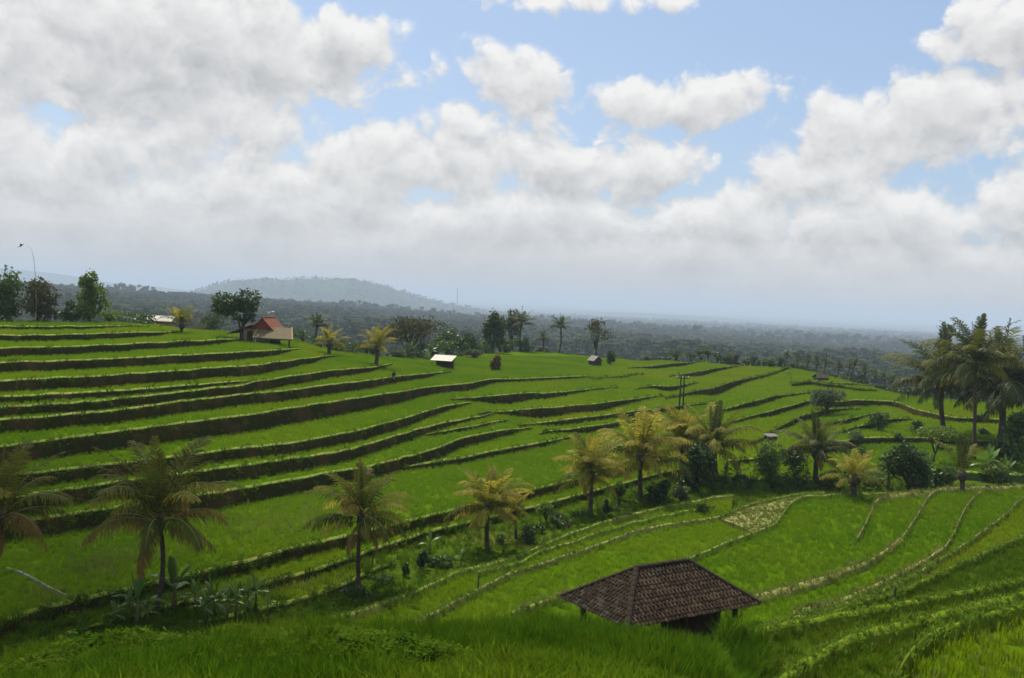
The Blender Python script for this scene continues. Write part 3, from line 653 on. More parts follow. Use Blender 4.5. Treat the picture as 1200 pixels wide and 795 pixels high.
def gz_far(x, r):
    fi = np.clip(np.interp(r, gr, np.arange(len(gr))), 0, len(gr) - 1.001); fj = np.clip(np.interp(x, gx, np.arange(len(gx))), 0, len(gx) - 1.001)
    i, j = fi.astype(int), fj.astype(int); di, dj = fi - i, fj - j
    return GZ[i, j] * (1 - di) * (1 - dj) + GZ[i + 1, j] * di * (1 - dj) + GZ[i, j + 1] * (1 - di) * dj + GZ[i + 1, j + 1] * di * dj
g = np.random.default_rng(77)
def wood(n, r0, r1, power, s0, s1, clear):
    x = -60 + 1320 * g.random(n); q = g.random(n); r = (r0 ** power + q * (r1 ** power - r0 ** power)) ** (1 / power)
    a = np.arctan2(x - 600, F); P = np.stack([r * np.sin(a), r * np.cos(a), gz_far(x, r) - .6], -1)
    R2x = np.interp(x, COLS, rR); f = np.sin(P[:, 0] * .011 + 2 * np.sin(P[:, 1] * .006)) + np.sin(P[:, 1] * .009 + 1.5 * np.sin(P[:, 0] * .007))
    ok = (r > R2x + 70) & (f > clear); return P[ok], s0 + (s1 - s0) * g.random(ok.sum())
P1, S1_ = wood(9000, 300, 900, 1.4, .6, 1.25, -.55)
P2, S2_ = wood(30000, 850, 2600, 1.3, .9, 1.7, -1.25)
P3, S3_ = wood(16000, 2500, 9000, 1.1, 1.4, 2.6, -1.2)
forest = scatter('forest', np.concatenate([P1, P2, P3]), np.concatenate([S1_, S2_, S3_]), FT, tilt=.05, label='hazy dark green wood covering the valley and far ridge', cat='forest')
# ------------------------------------------------------------------ haze
ZLO = float(GZ.min()) - 2.0; ZHI = float(GZ.max()) + 25.0
hb = MB(); hb.box(-43500, 43500, -600, 43500, ZLO, ZHI)
haze = hb.build('haze', 'water'); tag(haze, 'pale bluish haze lying over the valley and plain', 'haze', kind='stuff')
hm = bpy.data.materials.new('haze_air'); hm.use_nodes = True; hm.node_tree.nodes.clear()
pv = hm.node_tree.nodes.new('ShaderNodeVolumePrincipled'); pv.inputs['Color'].default_value = (.63, .765, .99, 1); pv.inputs['Density'].default_value = 1.45e-4
pv.inputs['Density Attribute'].default_value = ''; pv.inputs['Anisotropy'].default_value = 0.0
ho = hm.node_tree.nodes.new('ShaderNodeOutputMaterial'); hm.node_tree.links.new(pv.outputs[0], ho.inputs['Volume'])
haze.data.materials.clear(); haze.data.materials.append(hm)
#PART3
# ------------------------------------------------------------------ palms
def EDGE(x, k):
    """distance: metres, or ('edge', d) = d metres from the rear edge of the terraces in that column"""
    return float(np.interp(x, COLS, rR)) + k[1] if isinstance(k, tuple) else k
def frond_data(elev, curl, hang, seed, npair=38, wid=.016, ll=.25):
    """one pinnate frond of unit length in the XZ plane: midrib and leaflets; returns verts, faces, tip weight, material index"""
    g = np.random.default_rng(seed); V = []; Fc = []; tip = []; mi = []
    n = 12; th = elev; p = np.array([0., 0., 0.]); pts = [p.copy()]; dirs = []
    side = g.normal() * .10
    for i in range(n):
        d = np.array([math.cos(th), side * (i / n) ** 1.5, math.sin(th)]); d /= np.linalg.norm(d); dirs.append(d); p = p + d / n; pts.append(p.copy()); th -= curl / n * (.45 + 1.1 * i / n)
    dirs.append(dirs[-1]); pts = np.array(pts); dirs = np.array(dirs)
    for i in range(n + 1):
        w = .013 * (1 - .85 * i / n); s_ = np.cross(dirs[i], [0, 0, 1.]); s_ = s_ / (np.linalg.norm(s_) + 1e-6) if np.linalg.norm(s_) > .05 else np.array([0, -1., 0]); u = np.cross(s_, dirs[i])
        for q in (s_ * w, u * w, -s_ * w): V.append(pts[i] + q); tip.append(.25)
    for i in range(n):
        for j in range(3): Fc.append((i * 3 + j, i * 3 + (j + 1) % 3, i * 3 + 3 + (j + 1) % 3, i * 3 + 3 + j)); mi.append(1)
    for k in range(npair):
        t = .13 + .87 * (k + .5 * g.random()) / npair; f = t * n; i = min(int(f), n - 1); q = pts[i] + (pts[i + 1] - pts[i]) * (f - i); d = dirs[i]
        s_ = np.cross(d, [0, 0, 1.]); s_ = s_ / np.linalg.norm(s_) if np.linalg.norm(s_) > .12 else np.array([0, -1., 0]); u = np.cross(s_, d)
        L = ll * (math.sin(math.pi * min(1, .12 + .86 * t)) ** .6) * (.85 + .3 * g.random())
        for sg in (-1, 1):
            fw = .45 + .5 * t + g.normal() * .16; v = s_ * sg * (1 - .15 * hang) + d * fw + u * (.25 - .55 * hang + g.normal() * .18) + np.array([0, 0, -.55 * hang]); v /= np.linalg.norm(v)
            m1 = q + v * L * .5; m2 = q + v * L * .93 + np.array([0, 0, -L * (.10 + .40 * hang * g.random() + .1 * hang)]); w = wid * (.8 + .4 * g.random())
            wv = np.cross(v, u); wv /= np.linalg.norm(wv) + 1e-6; b = len(V)
            V += [q - wv * w * .35, q + wv * w * .35, m1 + wv * w * .5, m1 - wv * w * .5, m2]; e = .15 * g.random()
            tip += [e * t, e * t, (.22 + e) * (.3 + .9 * t), (.22 + e) * (.3 + .9 * t), min(1, (.6 + 2 * e) * (.35 + .9 * t))]
            Fc += [(b, b + 1, b + 2, b + 3), (b + 3, b + 2, b + 4)]; mi += [0, 0]
    return V, Fc, tip, mi
FROND = {}
def frond(kind, i, m):
    key = (kind, i, m)
    if key not in FROND:
        el, cu, ha = {'spear': (1.50, .12, .0), 'high': (1.18, 1.05, .2), 'mid': (.88, 1.75, .5), 'low': (.45, 1.75, .8), 'hang': (.05, 1.3, .95)}[kind]
        sd_ = 500 + i * 17 + len(kind); g = np.random.default_rng(sd_)
        V, Fc, tip, mi = frond_data(el + g.normal() * .10, cu * (.85 + .3 * g.random()), ha, sd_, ll=.17 if kind == 'spear' else .215, wid=.017)
        o = mesh_obj('frond', V, Fc, [m, 'rib'], tip=tip, mi=mi); FROND[key] = o.data; bpy.data.objects.remove(o)
    return FROND[key]
STYLE = {  # frond kind -> (count, materials to choose from)
 'rust':   [('spear', 2, ['frond_green']), ('high', 7, ['frond_green']), ('mid', 8, ['frond_green', 'frond_green', 'frond_yellow']), ('low', 8, ['frond_green', 'frond_green', 'frond_dry']), ('hang', 4, ['frond_dry', 'frond_dry', 'frond_yellow'])],
 'olive':  [('spear', 3, ['frond_green']), ('high', 7, ['frond_green']), ('mid', 8, ['frond_green', 'frond_yellow']), ('low', 8, ['frond_green', 'frond_green', 'frond_yellow']), ('hang', 3, ['frond_dry', 'frond_yellow'])],
 'golden': [('spear', 2, ['frond_yellow']), ('high', 8, ['frond_yellow', 'frond_yellow', 'frond_green']), ('mid', 9, ['frond_yellow']), ('low', 7, ['frond_yellow', 'frond_yellow', 'frond_green']), ('hang', 4, ['frond_yellow'])],
 'goldspear': [('spear', 5, ['frond_dark']), ('high', 4, ['frond_yellow', 'frond_green']), ('mid', 8, ['frond_yellow', 'frond_green']), ('low', 8, ['frond_yellow', 'frond_green']), ('hang', 3, ['frond_yellow'])],
 'darkspear': [('spear', 5, ['frond_dark']), ('high', 4, ['frond_green']), ('mid', 8, ['frond_green', 'frond_dark']), ('low', 7, ['frond_green', 'frond_dark']), ('hang', 3, ['frond_dry'])],
 'tall':   [('spear', 5, ['frond_dark']), ('high', 8, ['frond_dark', 'frond_dark', 'frond_green']), ('mid', 9, ['frond_dark', 'frond_green']), ('low', 10, ['frond_dark', 'frond_dark', 'frond_green']), ('hang', 5, ['frond_dark', 'frond_dark', 'frond_green'])],
 'dark':   [('spear', 1, ['frond_dark']), ('high', 5, ['frond_dark']), ('mid', 6, ['frond_dark']), ('low', 5, ['frond_dark'])],
 'fresh':  [('spear', 1, ['frond_green']), ('high', 9, ['frond_green', 'frond_yellow']), ('mid', 6, ['frond_green', 'frond_yellow']), ('low', 2, ['frond_dry'])],
 'youngold': [('spear', 2, ['frond_yellow']), ('high', 8, ['frond_yellow']), ('mid', 6, ['frond_yellow']), ('low', 3, ['frond_yellow'])],
 'spearonly': [('spear', 6, ['frond_dark']), ('high', 3, ['frond_green'])],
}
def above(p, x, y):
    """point over pixel (x, y) at the same distance from the camera as p"""
    u, f, w = ray(x, y); k_ = math.hypot(p.x, p.y) / math.hypot(u, f); return Vector((u * k_, f * k_, w * k_))
def palm(bx, by, cx, cyy, fpx, style, label, seed, rr=None, trunk_px=6.0, group=None, name='coconut_palm', thin=1.0):
    g = random.Random(seed); base = at_r(bx, EDGE(bx, rr)) if rr else hit(bx, by); mp = px_m(base); top = above(base, cx, cyy); L = fpx * mp * 1.13
    root = empty(name, base); tag(root, label, 'palm tree', group)
    t = top - base; tr = MB(); rad = trunk_px * .5 * mp; n = 9; bow = Vector((g.uniform(-.05, .05), g.uniform(-.05, .05), 0)) * t.length
    pts = []; rads = []
    for i in range(n + 1):
        f = i / n; pts.append(Vector((0, 0, -.25)) * (1 - f) + t * f + bow * math.sin(math.pi * f)); rads.append(rad * (1.35 - .35 * min(1, f * 5)) * (1 - .22 * f) * (1.05 if i % 2 else .97))
    tr.tube(pts, rads, 9); tr.build('trunk', 'palm_bark', root, True)
    # leaf bases around the bud
    hb_ = MB(); hb_.tube([t + Vector((0, 0, -.16 * L)), t + Vector((0, 0, -.07 * L)), t + Vector((0, 0, .03 * L)), t + Vector((0, 0, .10 * L))], [rad * .9, rad * 1.9, rad * 1.7, rad * .5], 9); hb_.build('crownshaft', 'palm_bark', root, True)
    ang = g.random() * 6.28; cm = thin * (1.0 if style in ('rust', 'tall') else 1.2 if L > 1.6 and style not in ('spearonly',) else 1.0)
    for kind, cnt, ms in STYLE[style]:
        for i in range(max(1, round(cnt * (cm if kind != 'spear' else thin)))):
            ang += 2.39996 + g.uniform(-.25, .25); me = frond(kind, g.randrange(3), g.choice(ms)); o = inst(me, 'frond', root)
            s_ = L * g.uniform(.82, 1.1) * {'spear': .85, 'hang': .75, 'low': .95}.get(kind, 1.0); o.scale = (s_, s_, s_)
            o.location = t + Vector((math.cos(ang), math.sin(ang), 0)) * rad * .6 + Vector((0, 0, {'spear': .05, 'high': .03, 'mid': 0, 'low': -.04, 'hang': -.08}[kind] * L))
            o.rotation_euler = (g.uniform(-.12, .12), g.uniform(-.12, .12), ang)
    return root
palm(-16, 735, -2, 606, 76, 'rust', 'coconut palm with rusty drooping fronds cut off by the picture edge', 1, trunk_px=9)
palm(181, 721, 187, 610, 92, 'rust', 'large dark coconut palm with orange-brown drooping lower fronds above banana plants', 2, trunk_px=6)
palm(421, 690, 423, 607, 66, 'olive', 'olive green coconut palm with pale tips over a shaded mound', 3, trunk_px=5.5)
palm(572, 646, 573, 594, 55, 'golden', 'yellow-green coconut palm with a tiny palm beside its trunk', 14, trunk_px=6)
palm(605, 631, 603, 600, 26, 'youngold', 'tiny dry-looking coconut palm tucked beside a yellow-green palm', 5, trunk_px=4)
palm(691, 604, 692, 555, 48, 'golden', 'golden coconut palm with a swollen trunk foot beside the sloping fields', 6, trunk_px=6)
palm(751, 587, 751, 535, 60, 'golden', 'tall golden coconut palm next to dark clipped bushes', 7, trunk_px=6)
palm(802, 560, 800, 518, 46, 'golden', 'golden coconut palm behind the dark leafy bush', 8, trunk_px=6)
palm(838, 566, 836, 523, 52, 'goldspear', 'coconut palm with one dark upright spear leaf and pale drooping fronds', 9, trunk_px=9)
palm(955, 562, 957, 530, 46, 'darkspear', 'dark green coconut palm with upright spear leaf among dense bushes', 10, trunk_px=6)
palm(1000, 580, 1001, 562, 34, 'youngold', 'small yellowish coconut palm at the corner of the deep green fields', 11, trunk_px=8)
palm(1128, 575, 1128, 556, 40, 'spearonly', 'stemless young palm of dark upright leaves beneath tall palms', 12, trunk_px=6)
palm(1107, 508, 1103, 450, 62, 'tall', 'tall dark coconut palm standing left of the tall palm clump', 13, trunk_px=5.5)
palm(1141, 540, 1143, 428, 54, 'tall', 'slender tall coconut palm with the highest spear leaf of the clump', 24, trunk_px=4)
palm(1171, 522, 1169, 450, 64, 'tall', 'thick-trunked tall dark coconut palm in the clump', 15, trunk_px=7.5)
palm(1206, 528, 1206, 462, 64, 'tall', 'tall dark coconut palm at the picture edge of the clump', 16, trunk_px=6)
palm(212, 391, 213, 381, 24, 'fresh', 'short fresh green palm by the white roofed shed', 17, trunk_px=4)
palm(372, 398, 372, 381, 17, 'dark', 'small dark palm standing behind the thatched lean-to', 18, rr=('edge', 5), trunk_px=3)
palm(385, 416, 386, 404, 22, 'youngold', 'stout yellow-green palm nearest the thatched lean-to', 19, trunk_px=5)
palm(440, 428, 442, 407, 26, 'youngold', 'bushy yellow palm at the end of a terrace, near the standing person', 20, trunk_px=5)
palm(613, 410, 611, 380, 20, 'dark', 'tall dark palm at the rear edge of the fields', 21, rr=('edge', 2), trunk_px=2.5)
palm(658, 410, 657, 383, 15, 'dark', 'slim dark palm on the rear edge, beside a smaller one', 22, rr=('edge', 2), trunk_px=2.2)
palm(638, 410, 637, 398, 12, 'dark', 'squat small palm between two taller dark palms', 23, rr=('edge', 0), trunk_px=2.2)
g0 = random.Random(4)
for i, (x, y) in enumerate([(922, 419), (935, 421), (947, 424), (958, 427), (968, 426), (984, 430), (996, 431), (1002, 427), (1014, 436), (1026, 440), (1037, 444), (1046, 447), (1062, 452), (1075, 455)]):
    rr_ = float(np.interp(x, COLS, rR)) + g0.uniform(6, 30)
    p = at_r(x, rr_); yb = y + 9
    palm(x, yb, x, y, g0.uniform(8, 11), 'dark', 'small dark palm along the rear edge of the terraces above the valley', 60 + i, rr=rr_, trunk_px=1.6, group='small palms along the valley edge', thin=.75)

# ------------------------------------------------------------------ broadleaf trees and bushes
def tree(bx, by, crowns, m, label, seed, n=1500, leaf=3.2, trunk_px=3.0, rr=None, name='tree', cat='tree', nsub=9, group=None, limbs=5, aspect=.6, shell=.5):
    """crowns: [(dx, up, rx, ry)] in photograph pixels from the foot"""
    base = at_r(bx, EDGE(bx, rr)) if rr else hit(bx, by); mp = px_m(base); g = np.random.default_rng(seed + 3000)
    root = empty(name, base); tag(root, label, cat, group)
    foot = above(base, bx, by); lift = max(0., foot.z - base.z) if rr else 0.
    bl = []
    for (dx, up, rx, ry) in crowns:
        for k_ in range(nsub):
            d = g.normal(size=3); d /= np.linalg.norm(d); q = .25 + .55 * g.random() ** .6; sz = .40 + .25 * g.random()
            bl.append((mp * (dx + d[0] * rx * q), mp * d[1] * rx * q * .9, lift + mp * (up + d[2] * ry * q), mp * rx * sz, mp * rx * sz, mp * ry * sz * .9))
    P, N = crown_pts(bl, n, g, shell); ok = P[:, 2] > .02; P, N = P[ok], N[ok]; V, Fc = leaf_mesh(P, N, leaf * mp, g, aspect)
    tm = MB(); r0 = trunk_px * .5 * mp; ups = sorted(bl, key=lambda b: -b[2])
    cxm = sum(b[0] for b in bl) / len(bl); czm = sum(b[2] for b in bl) / len(bl)
    fork = Vector((cxm * .5, 0, max(.3 * czm, .15))); tm.tube([Vector((0, 0, -.3)), Vector((0, 0, fork.z * .5)) + Vector((g.normal(), g.normal(), 0)) * r0 * .4, fork], [r0 * 1.35, r0, r0 * .85], 8)
    for b in ups[::max(1, len(ups) // limbs)][:limbs + 1]:
        e = Vector(b[:3]); mid = fork.lerp(e, .55) + Vector((g.normal(), g.normal(), 0)) * .06 * (e - fork).length + Vector((0, 0, .08 * (e - fork).length)); tm.tube([fork - Vector((0, 0, r0)), mid, e], [r0 * .6, r0 * .38, r0 * .12], 6)
    tm.build('trunk' if cat == 'tree' else 'stem', 'bark', root, True); mesh_obj('crown' if cat == 'tree' else 'foliage', V, Fc, m, root)
    return root
def bush(bx, by, crowns, m, label, seed, n=700, leaf=3.0, rr=None, group=None, name='bush', **k_):
    return tree(bx, by, crowns, m, label, seed, n, leaf, 2.2, rr, name, 'bush', k_.pop('nsub', 7), group, 4, **k_)
tree(10, 378, [(0, 36, 15, 24), (-12, 28, 14, 26), (4, 14, 14, 14)], 'leaf_mid', 'dense tall tree at the picture edge behind the top field', 1, 2200, 4, 4, rr=('edge', 2))
tree(42, 379, [(0, 28, 23, 22), (8, 10, 16, 10)], 'leaf_olive', 'rounded brownish green tree under the bent bamboo pole', 2, 1800, 3.6, 3, rr=('edge', 1))
tree(106, 377, [(2, 20, 18, 18), (0, 38, 11, 16)], 'leaf_light', 'light green conical tree behind the top field', 3, 2200, 3.6, 3, rr=('edge', 1))
bush(84, 377, [(0, 12, 13, 13)], 'leaf_dark', 'dark round bush crowding the light green conical tree', 4, 900, 3.4, rr=('edge', 0))
tree(284, 398, [(-4, 36, 27, 18), (2, 24, 12, 8)], 'leaf_dark', 'dark umbrella-shaped tree in front of the red roofed house', 5, 2600, 3.4, 5)
tree(487, 415, [(0, 26, 36, 23)], 'leaf_olive', 'wide olive-brown tree behind the banana plants', 6, 2400, 3.0, 5, rr=('edge', 6), shell=.3)
tree(580, 412, [(0, 22, 14, 26)], 'leaf_dark', 'narrow tall dark green tree on the rear field edge', 7, 1800, 3.2, 4, rr=('edge', 0))
tree(603, 411, [(0, 30, 12, 16)], 'leaf_grey', 'pale grey-green tree rising behind the narrow dark tree', 8, 800, 3.0, 3, rr=('edge', 9))
tree(548, 413, [(0, 12, 16, 14)], 'leaf_dark', 'low dark green tree next to the open tin shelter', 9, 1200, 3.2, 3, rr=('edge', 2))
tree(527, 414, [(0, 14, 13, 13)], 'leaf_mid', 'mid green tree behind the open tin shelter', 10, 900, 3.2, 3, rr=('edge', 8))
tree(702, 412, [(0, 25, 19, 13)], 'leaf_olive', 'thin airy tree standing alone beyond the rear fields', 11, 700, 2.6, 2.5, rr=('edge', 5), shell=.2)
tree(715, 428, [(0, 8, 6, 9)], 'leaf_dark', 'small upright dark tree beside the tiny field hut', 12, 500, 2.4, 2)
bush(578, 434, [(0, 11, 9, 11)], 'leaf_red', 'reddish brown bush on the path through the terraces', 13, 700, 2.8)
bush(556, 420, [(0, 6, 12, 7)], 'leaf_grey', 'grey-green scrub between the tin shelter and reddish bush', 14, 600, 2.6)
tree(970, 482, [(0, 14, 21, 13)], 'leaf_grey', 'broad grey-green tree among the small side terraces', 15, 1300, 3.4, 3)
bush(1029, 505, [(0, 10, 9, 10)], 'leaf_mid', 'round shrub on the small side terraces', 16, 500, 3.0)
tree(818, 578, [(0, 26, 20, 30)], 'leaf_dark', 'tall dark leafy bush-like tree between the golden palms', 17, 2600, 4.2, 5, nsub=12)
bush(775, 590, [(-4, 15, 16, 15)], 'leaf_dark', 'dark clipped round bush by the foot of a golden palm', 18, 1200, 3.6)
bush(797, 588, [(0, 10, 9, 11)], 'leaf_grey', 'pale leafed bush next to the dark clipped bush', 19, 600, 3.4)
tree(905, 568, [(-2, 26, 18, 28)], 'leaf_mid', 'dense green feathery bush beside the dark spear-leaf palm', 20, 2400, 4.4, 4, aspect=.25, nsub=12)
bush(932, 566, [(0, 20, 18, 20)], 'leaf_dark', 'dark rounded bush under the dark spear-leaf palm', 21, 1600, 4.0, aspect=.3)
bush(977, 572, [(0, 10, 12, 10)], 'leaf_light', 'bright green low bush by the small yellowish palm', 22, 700, 3.6)
bush(1012, 574, [(6, 12, 20, 12)], 'leaf_light', 'sunlit yellow-green scrub behind the deep green fields', 23, 1100, 3.6)
tree(1065, 576, [(0, 26, 24, 26)], 'leaf_dark', 'big dark rounded bush-like tree at the head of the fields', 24, 2600, 4.2, 5, nsub=12)
bush(1096, 574, [(0, 12, 18, 14)], 'leaf_mid', 'broad-leafed bush between the big dark bush and young palm', 25, 1000, 5.0)
bush(1105, 520, [(0, 10, 26, 9)], 'leaf_light', 'pale scrub around the foot of the tall palms', 26, 1100, 3.2, rr=124)
tree(1187, 548, [(-4, 22, 22, 20)], 'leaf_mid', 'leafy green tree below the thick-trunked tall palm', 27, 1500, 4.2, 4)
bush(1165, 566, [(0, 12, 14, 12)], 'leaf_light', 'light green bush at the end of the tan banks', 28, 800, 3.6)
tree(1200, 515, [(0, 14, 16, 14)], 'leaf_mid', 'green tree filling the gap behind the tall palm clump', 29, 1500, 4.0, 4, rr=126)
bush(822, 602, [(0, 8, 8, 8)], 'leaf_light', 'small light shrub alone at the edge of the rice beside the bare patch', 30, 420, 3.4)
tree(641, 616, [(0, 20, 12, 7)], 'leaf_light', 'small thin sapling with an umbrella of light leaves', 31, 420, 4.6, 1.8)
bush(618, 637, [(0, 10, 11, 11)], 'leaf_mid', 'dark shrub at the foot of the tiny dry palm', 32, 700, 3.4)
tree(724, 600, [(0, 26, 9, 9)], 'leaf_mid', 'thin sapling beside the tall golden palm', 33, 360, 5.0, 1.8)
bush(711, 603, [(0, 8, 5, 9)], 'leaf_dark', 'dark stumpy shrub between sapling and golden palm', 34, 420, 3.0)
bush(497, 668, [(0, 12, 8, 14)], 'leaf_dark', 'dark upright shrub amid stony weeds below the bund', 35, 620, 3.4)
bush(475, 676, [(0, 9, 4, 9)], 'leaf_dark', 'narrow dark leafy stump beside stony weeds', 36, 380, 3.0)
bush(522, 664, [(0, 6, 16, 7)], 'leaf_mid', 'low weedy bush on the bank under the yellow-green palm', 37, 700, 3.2)
bush(452, 684, [(0, 5, 16, 6)], 'leaf_mid', 'low weedy bush spreading at the foot of the olive palm', 38, 700, 3.2)
bush(660, 618, [(0, 4, 12, 5)], 'leaf_olive', 'low brownish scrub behind the sapling', 39, 420, 3.0)
bush(410, 700, [(6, 4, 26, 8)], 'leaf_dark', 'dark creeping bush covering the shaded mound', 41, 900, 3.6)
bush(868, 704, [(12, 4, 20, 9)], 'leaf_mid', 'weedy bush growing by the corner of the tiled hut', 40, 900, 3.4, rr=36)
bush(165, 386, [(0, 5, 24, 6)], 'leaf_mid', 'long low hedge along the top field by the white roofed shed', 42, 900, 2.6, rr=('edge', -3), name='hedge')
bush(130, 377, [(0, 7, 16, 7)], 'leaf_light', 'low light bush behind the top field hedge', 43, 500, 2.8, rr=('edge', 1))
bush(247, 392, [(0, 12, 18, 12)], 'leaf_grey', 'grey-green bush between the palm and the house tree', 44, 800, 2.8, rr=('edge', 4))
bush(400, 410, [(0, 6, 14, 7)], 'leaf_grey', 'pale scrub beside the stout yellow-green palm', 45, 500, 2.6)
bush(796, 418, [(0, 4, 10, 5)], 'leaf_grey', 'tuft of grey scrub on the skyline edge behind the fields', 46, 300, 2.2, rr=('edge', 0))
g1 = random.Random(9); HUE = {'leaf_grey': 'grey-green', 'leaf_mid': 'mid green', 'leaf_dark': 'dark green', 'leaf_light': 'light yellow-green'}
def near(x, spots): return min(spots, key=lambda s_: abs(s_[0] - x))[1]
for i in range(26):                                   # scrub along the rear edge of the terraces
    x = 815 + i * 10.5 + g1.uniform(-4, 4); rr_ = float(np.interp(x, COLS, rR)) + g1.uniform(2, 22); yy = float(lerp(RIDGE, x))
    hue = g1.choice(['leaf_grey', 'leaf_mid', 'leaf_dark'])
    bush(x, yy + 2, [(0, g1.uniform(2, 5), g1.uniform(6, 10), g1.uniform(4, 7))], hue, HUE[hue] + ' scrub bush on the valley edge ' + near(x, [(830, 'where the flat rear fields end'), (962, 'behind the small dark roofed hut'), (1060, 'towards the tall palm clump')]), 400 + i, 260, 2.2, rr=rr_, group='scrub along the valley edge', nsub=4)
for i in range(30):
    x = 362 + i * 9 + g1.uniform(-4, 4); rr_ = float(np.interp(x, COLS, rR)) + g1.uniform(-1.5, 3); yy = float(lerp(RIDGE, x))
    hue = g1.choice(['leaf_grey', 'leaf_mid', 'leaf_dark', 'leaf_mid'])
    bush(x, yy + 1, [(0, g1.uniform(4, 10), g1.uniform(8, 14), g1.uniform(7, 14))], hue, HUE[hue] + ' bush in the rear thicket ' + near(x, [(385, 'by the stout yellow-green palm'), (440, 'behind the bushy yellow palm'), (487, 'under the wide olive-brown tree'), (530, 'around the tin shelter'), (590, 'below the narrow tall dark tree')]), 430 + i, 320, 2.4, rr=rr_, group='thicket behind the rear fields', nsub=4)
for i in range(16):
    x = 1100 + g1.uniform(-105, 100); y = g1.uniform(488, 548)
    p = hit(x, y)
    hue = g1.choice(['leaf_light', 'leaf_mid', 'leaf_grey'])
    bush(x, y, [(0, g1.uniform(3, 6), g1.uniform(6, 11), g1.uniform(4, 7))], hue, HUE[hue] + ' low scrub on the side terraces ' + near(x, [(1010, 'near the round shrub'), (1107, 'round the tall palm clump'), (1190, 'beyond the leafy green tree')]), 450 + i, 300, 3.0, group='scrub on the side terraces', nsub=4)

for i in range(34):
    x = g1.choice([g1.uniform(755, 1010), g1.uniform(755, 1010), g1.uniform(440, 750)]); y = float(lerp([(440, 694), (500, 676), (560, 660), (620, 634), (700, 606), (760, 590), (830, 577), (900, 572), (1010, 574)], x)) - g1.uniform(2, 12)
    bush(x, y, [(0, g1.uniform(2, 6), g1.uniform(8, 15), g1.uniform(5, 10))], (hue := g1.choice(['leaf_dark', 'leaf_mid', 'leaf_mid', 'leaf_light'])), HUE[hue] + ' undergrowth bush in the gully ' + near(x, [(450, 'by the olive coconut palm'), (530, 'near the dark upright shrub'), (585, 'by the yellow-green coconut palm'), (640, 'by the umbrella-leafed sapling'), (700, 'by the palm with swollen foot'), (770, 'by the dark clipped bush'), (836, 'by the palm with spear leaf'), (905, 'by the feathery bush'), (960, 'under the dark spear-leaf palm'), (1005, 'by the small yellowish palm')]), 500 + i, 420, 3.2, group='undergrowth along the palm row', nsub=5)
# ------------------------------------------------------------------ bananas and broad-leafed crops
BL = {}
def banana_leaf(i, m='banana'):
    if (i, m) in BL: return BL[(i, m)]
    g = np.random.default_rng(700 + i); n = 9; el = [1.45, 1.2, .9, .5, .1][i % 5]; cu = [.3, .9, 1.5, 1.6, 1.2][i % 5]; th = el; p = np.array([0., 0, 0]); V = []; Fc = []
    for k_ in range(n + 1):
        t = k_ / n; w = .025 if t < .18 else .13 * math.sin(math.pi * min(1, (t - .13) / .89)) ** .55 * (.9 + .2 * g.random())
        d = np.array([math.cos(th), 0, math.sin(th)]); u = np.array([-d[2], 0, d[0]])
        V += [p + np.array([0, w, 0]) - u * w * .35, p, p + np.array([0, -w, 0]) - u * w * .35]; p = p + d / n; th -= cu / n * (.5 + t)
    for k_ in range(n):
        for j in (0, 1): Fc.append((k_ * 3 + j, k_ * 3 + j + 1, k_ * 3 + 4 + j, k_ * 3 + 3 + j))
    o = mesh_obj('leaf', V, Fc, m); BL[(i, m)] = o.data; bpy.data.objects.remove(o); return BL[(i, m)]
def banana(x, y, hpx, label, seed, rr=None, group=None, n=8, m='banana', stem=.45):
    g = random.Random(seed); base = at_r(x, EDGE(x, rr)) if rr else hit(x, y); mp = px_m(base); hh = hpx * mp; root = empty('banana_plant', base); tag(root, label, 'banana plant', group)
    s_ = MB(); s_.tube([(0, 0, -.1), (.02 * hh, 0, hh * stem * .5), (0, .02 * hh, hh * stem)], [.06 * hh, .045 * hh, .025 * hh], 7); s_.build('stem', 'banana_stem', root, True)
    a = g.random() * 6
    for i in range(n):
        a += 2.4 + g.uniform(-.3, .3); o = inst(banana_leaf(min(4, int(i * 5 / n)) + 5 * g.randrange(2), m), 'leaf', root); q = hh * g.uniform(.5, .66); o.scale = (q, q, q); o.rotation_euler = (0, 0, a); o.location = (0, .0, hh * stem * (1 - .04 * i))
    return root
banana(160, 732, 62, 'banana plant with an upright leaf, left of the large dark palm trunk', 1, n=6)
banana(203, 716, 62, 'banana plant with a broad slanting leaf, right of the large dark palm trunk', 2, n=7)
banana(250, 722, 46, 'dark banana plant beside the row of leafy crops', 3, n=7)
banana(228, 716, 40, 'ragged banana plant between two larger ones', 4, n=7)
banana(863, 567, 30, 'banana clump behind the low grass bank', 5, n=12)
banana(850, 566, 24, 'small banana plant next to the banana clump', 6, n=8)
banana(1085, 572, 40, 'banana plant with pale arching leaf by the big dark bush', 7, n=9)
banana(1040, 574, 36, 'banana plant beside the yellow-green scrub', 8, n=9)
banana(1158, 560, 36, 'banana plant in front of the leafy green tree', 9, n=9)
banana(1180, 566, 30, 'small banana plant at the foot of the leafy green tree', 10, n=8)
banana(497, 420, 22, 'banana plant left of the open tin shelter', 11, rr=('edge', -2), n=9)
banana(484, 421, 24, 'banana plant at the edge of the olive-brown tree', 12, rr=('edge', -1), n=9)
banana(508, 420, 18, 'small banana plant close to the tin shelter roof', 13, rr=('edge', -3), n=8)
banana(540, 662, 26, 'forked pale-stemmed young plant on the bank by the yellow-green palm', 14, n=4)
banana(503, 650, 30, 'young plant with one pale raised leaf beside the dark upright shrub', 15, n=4)
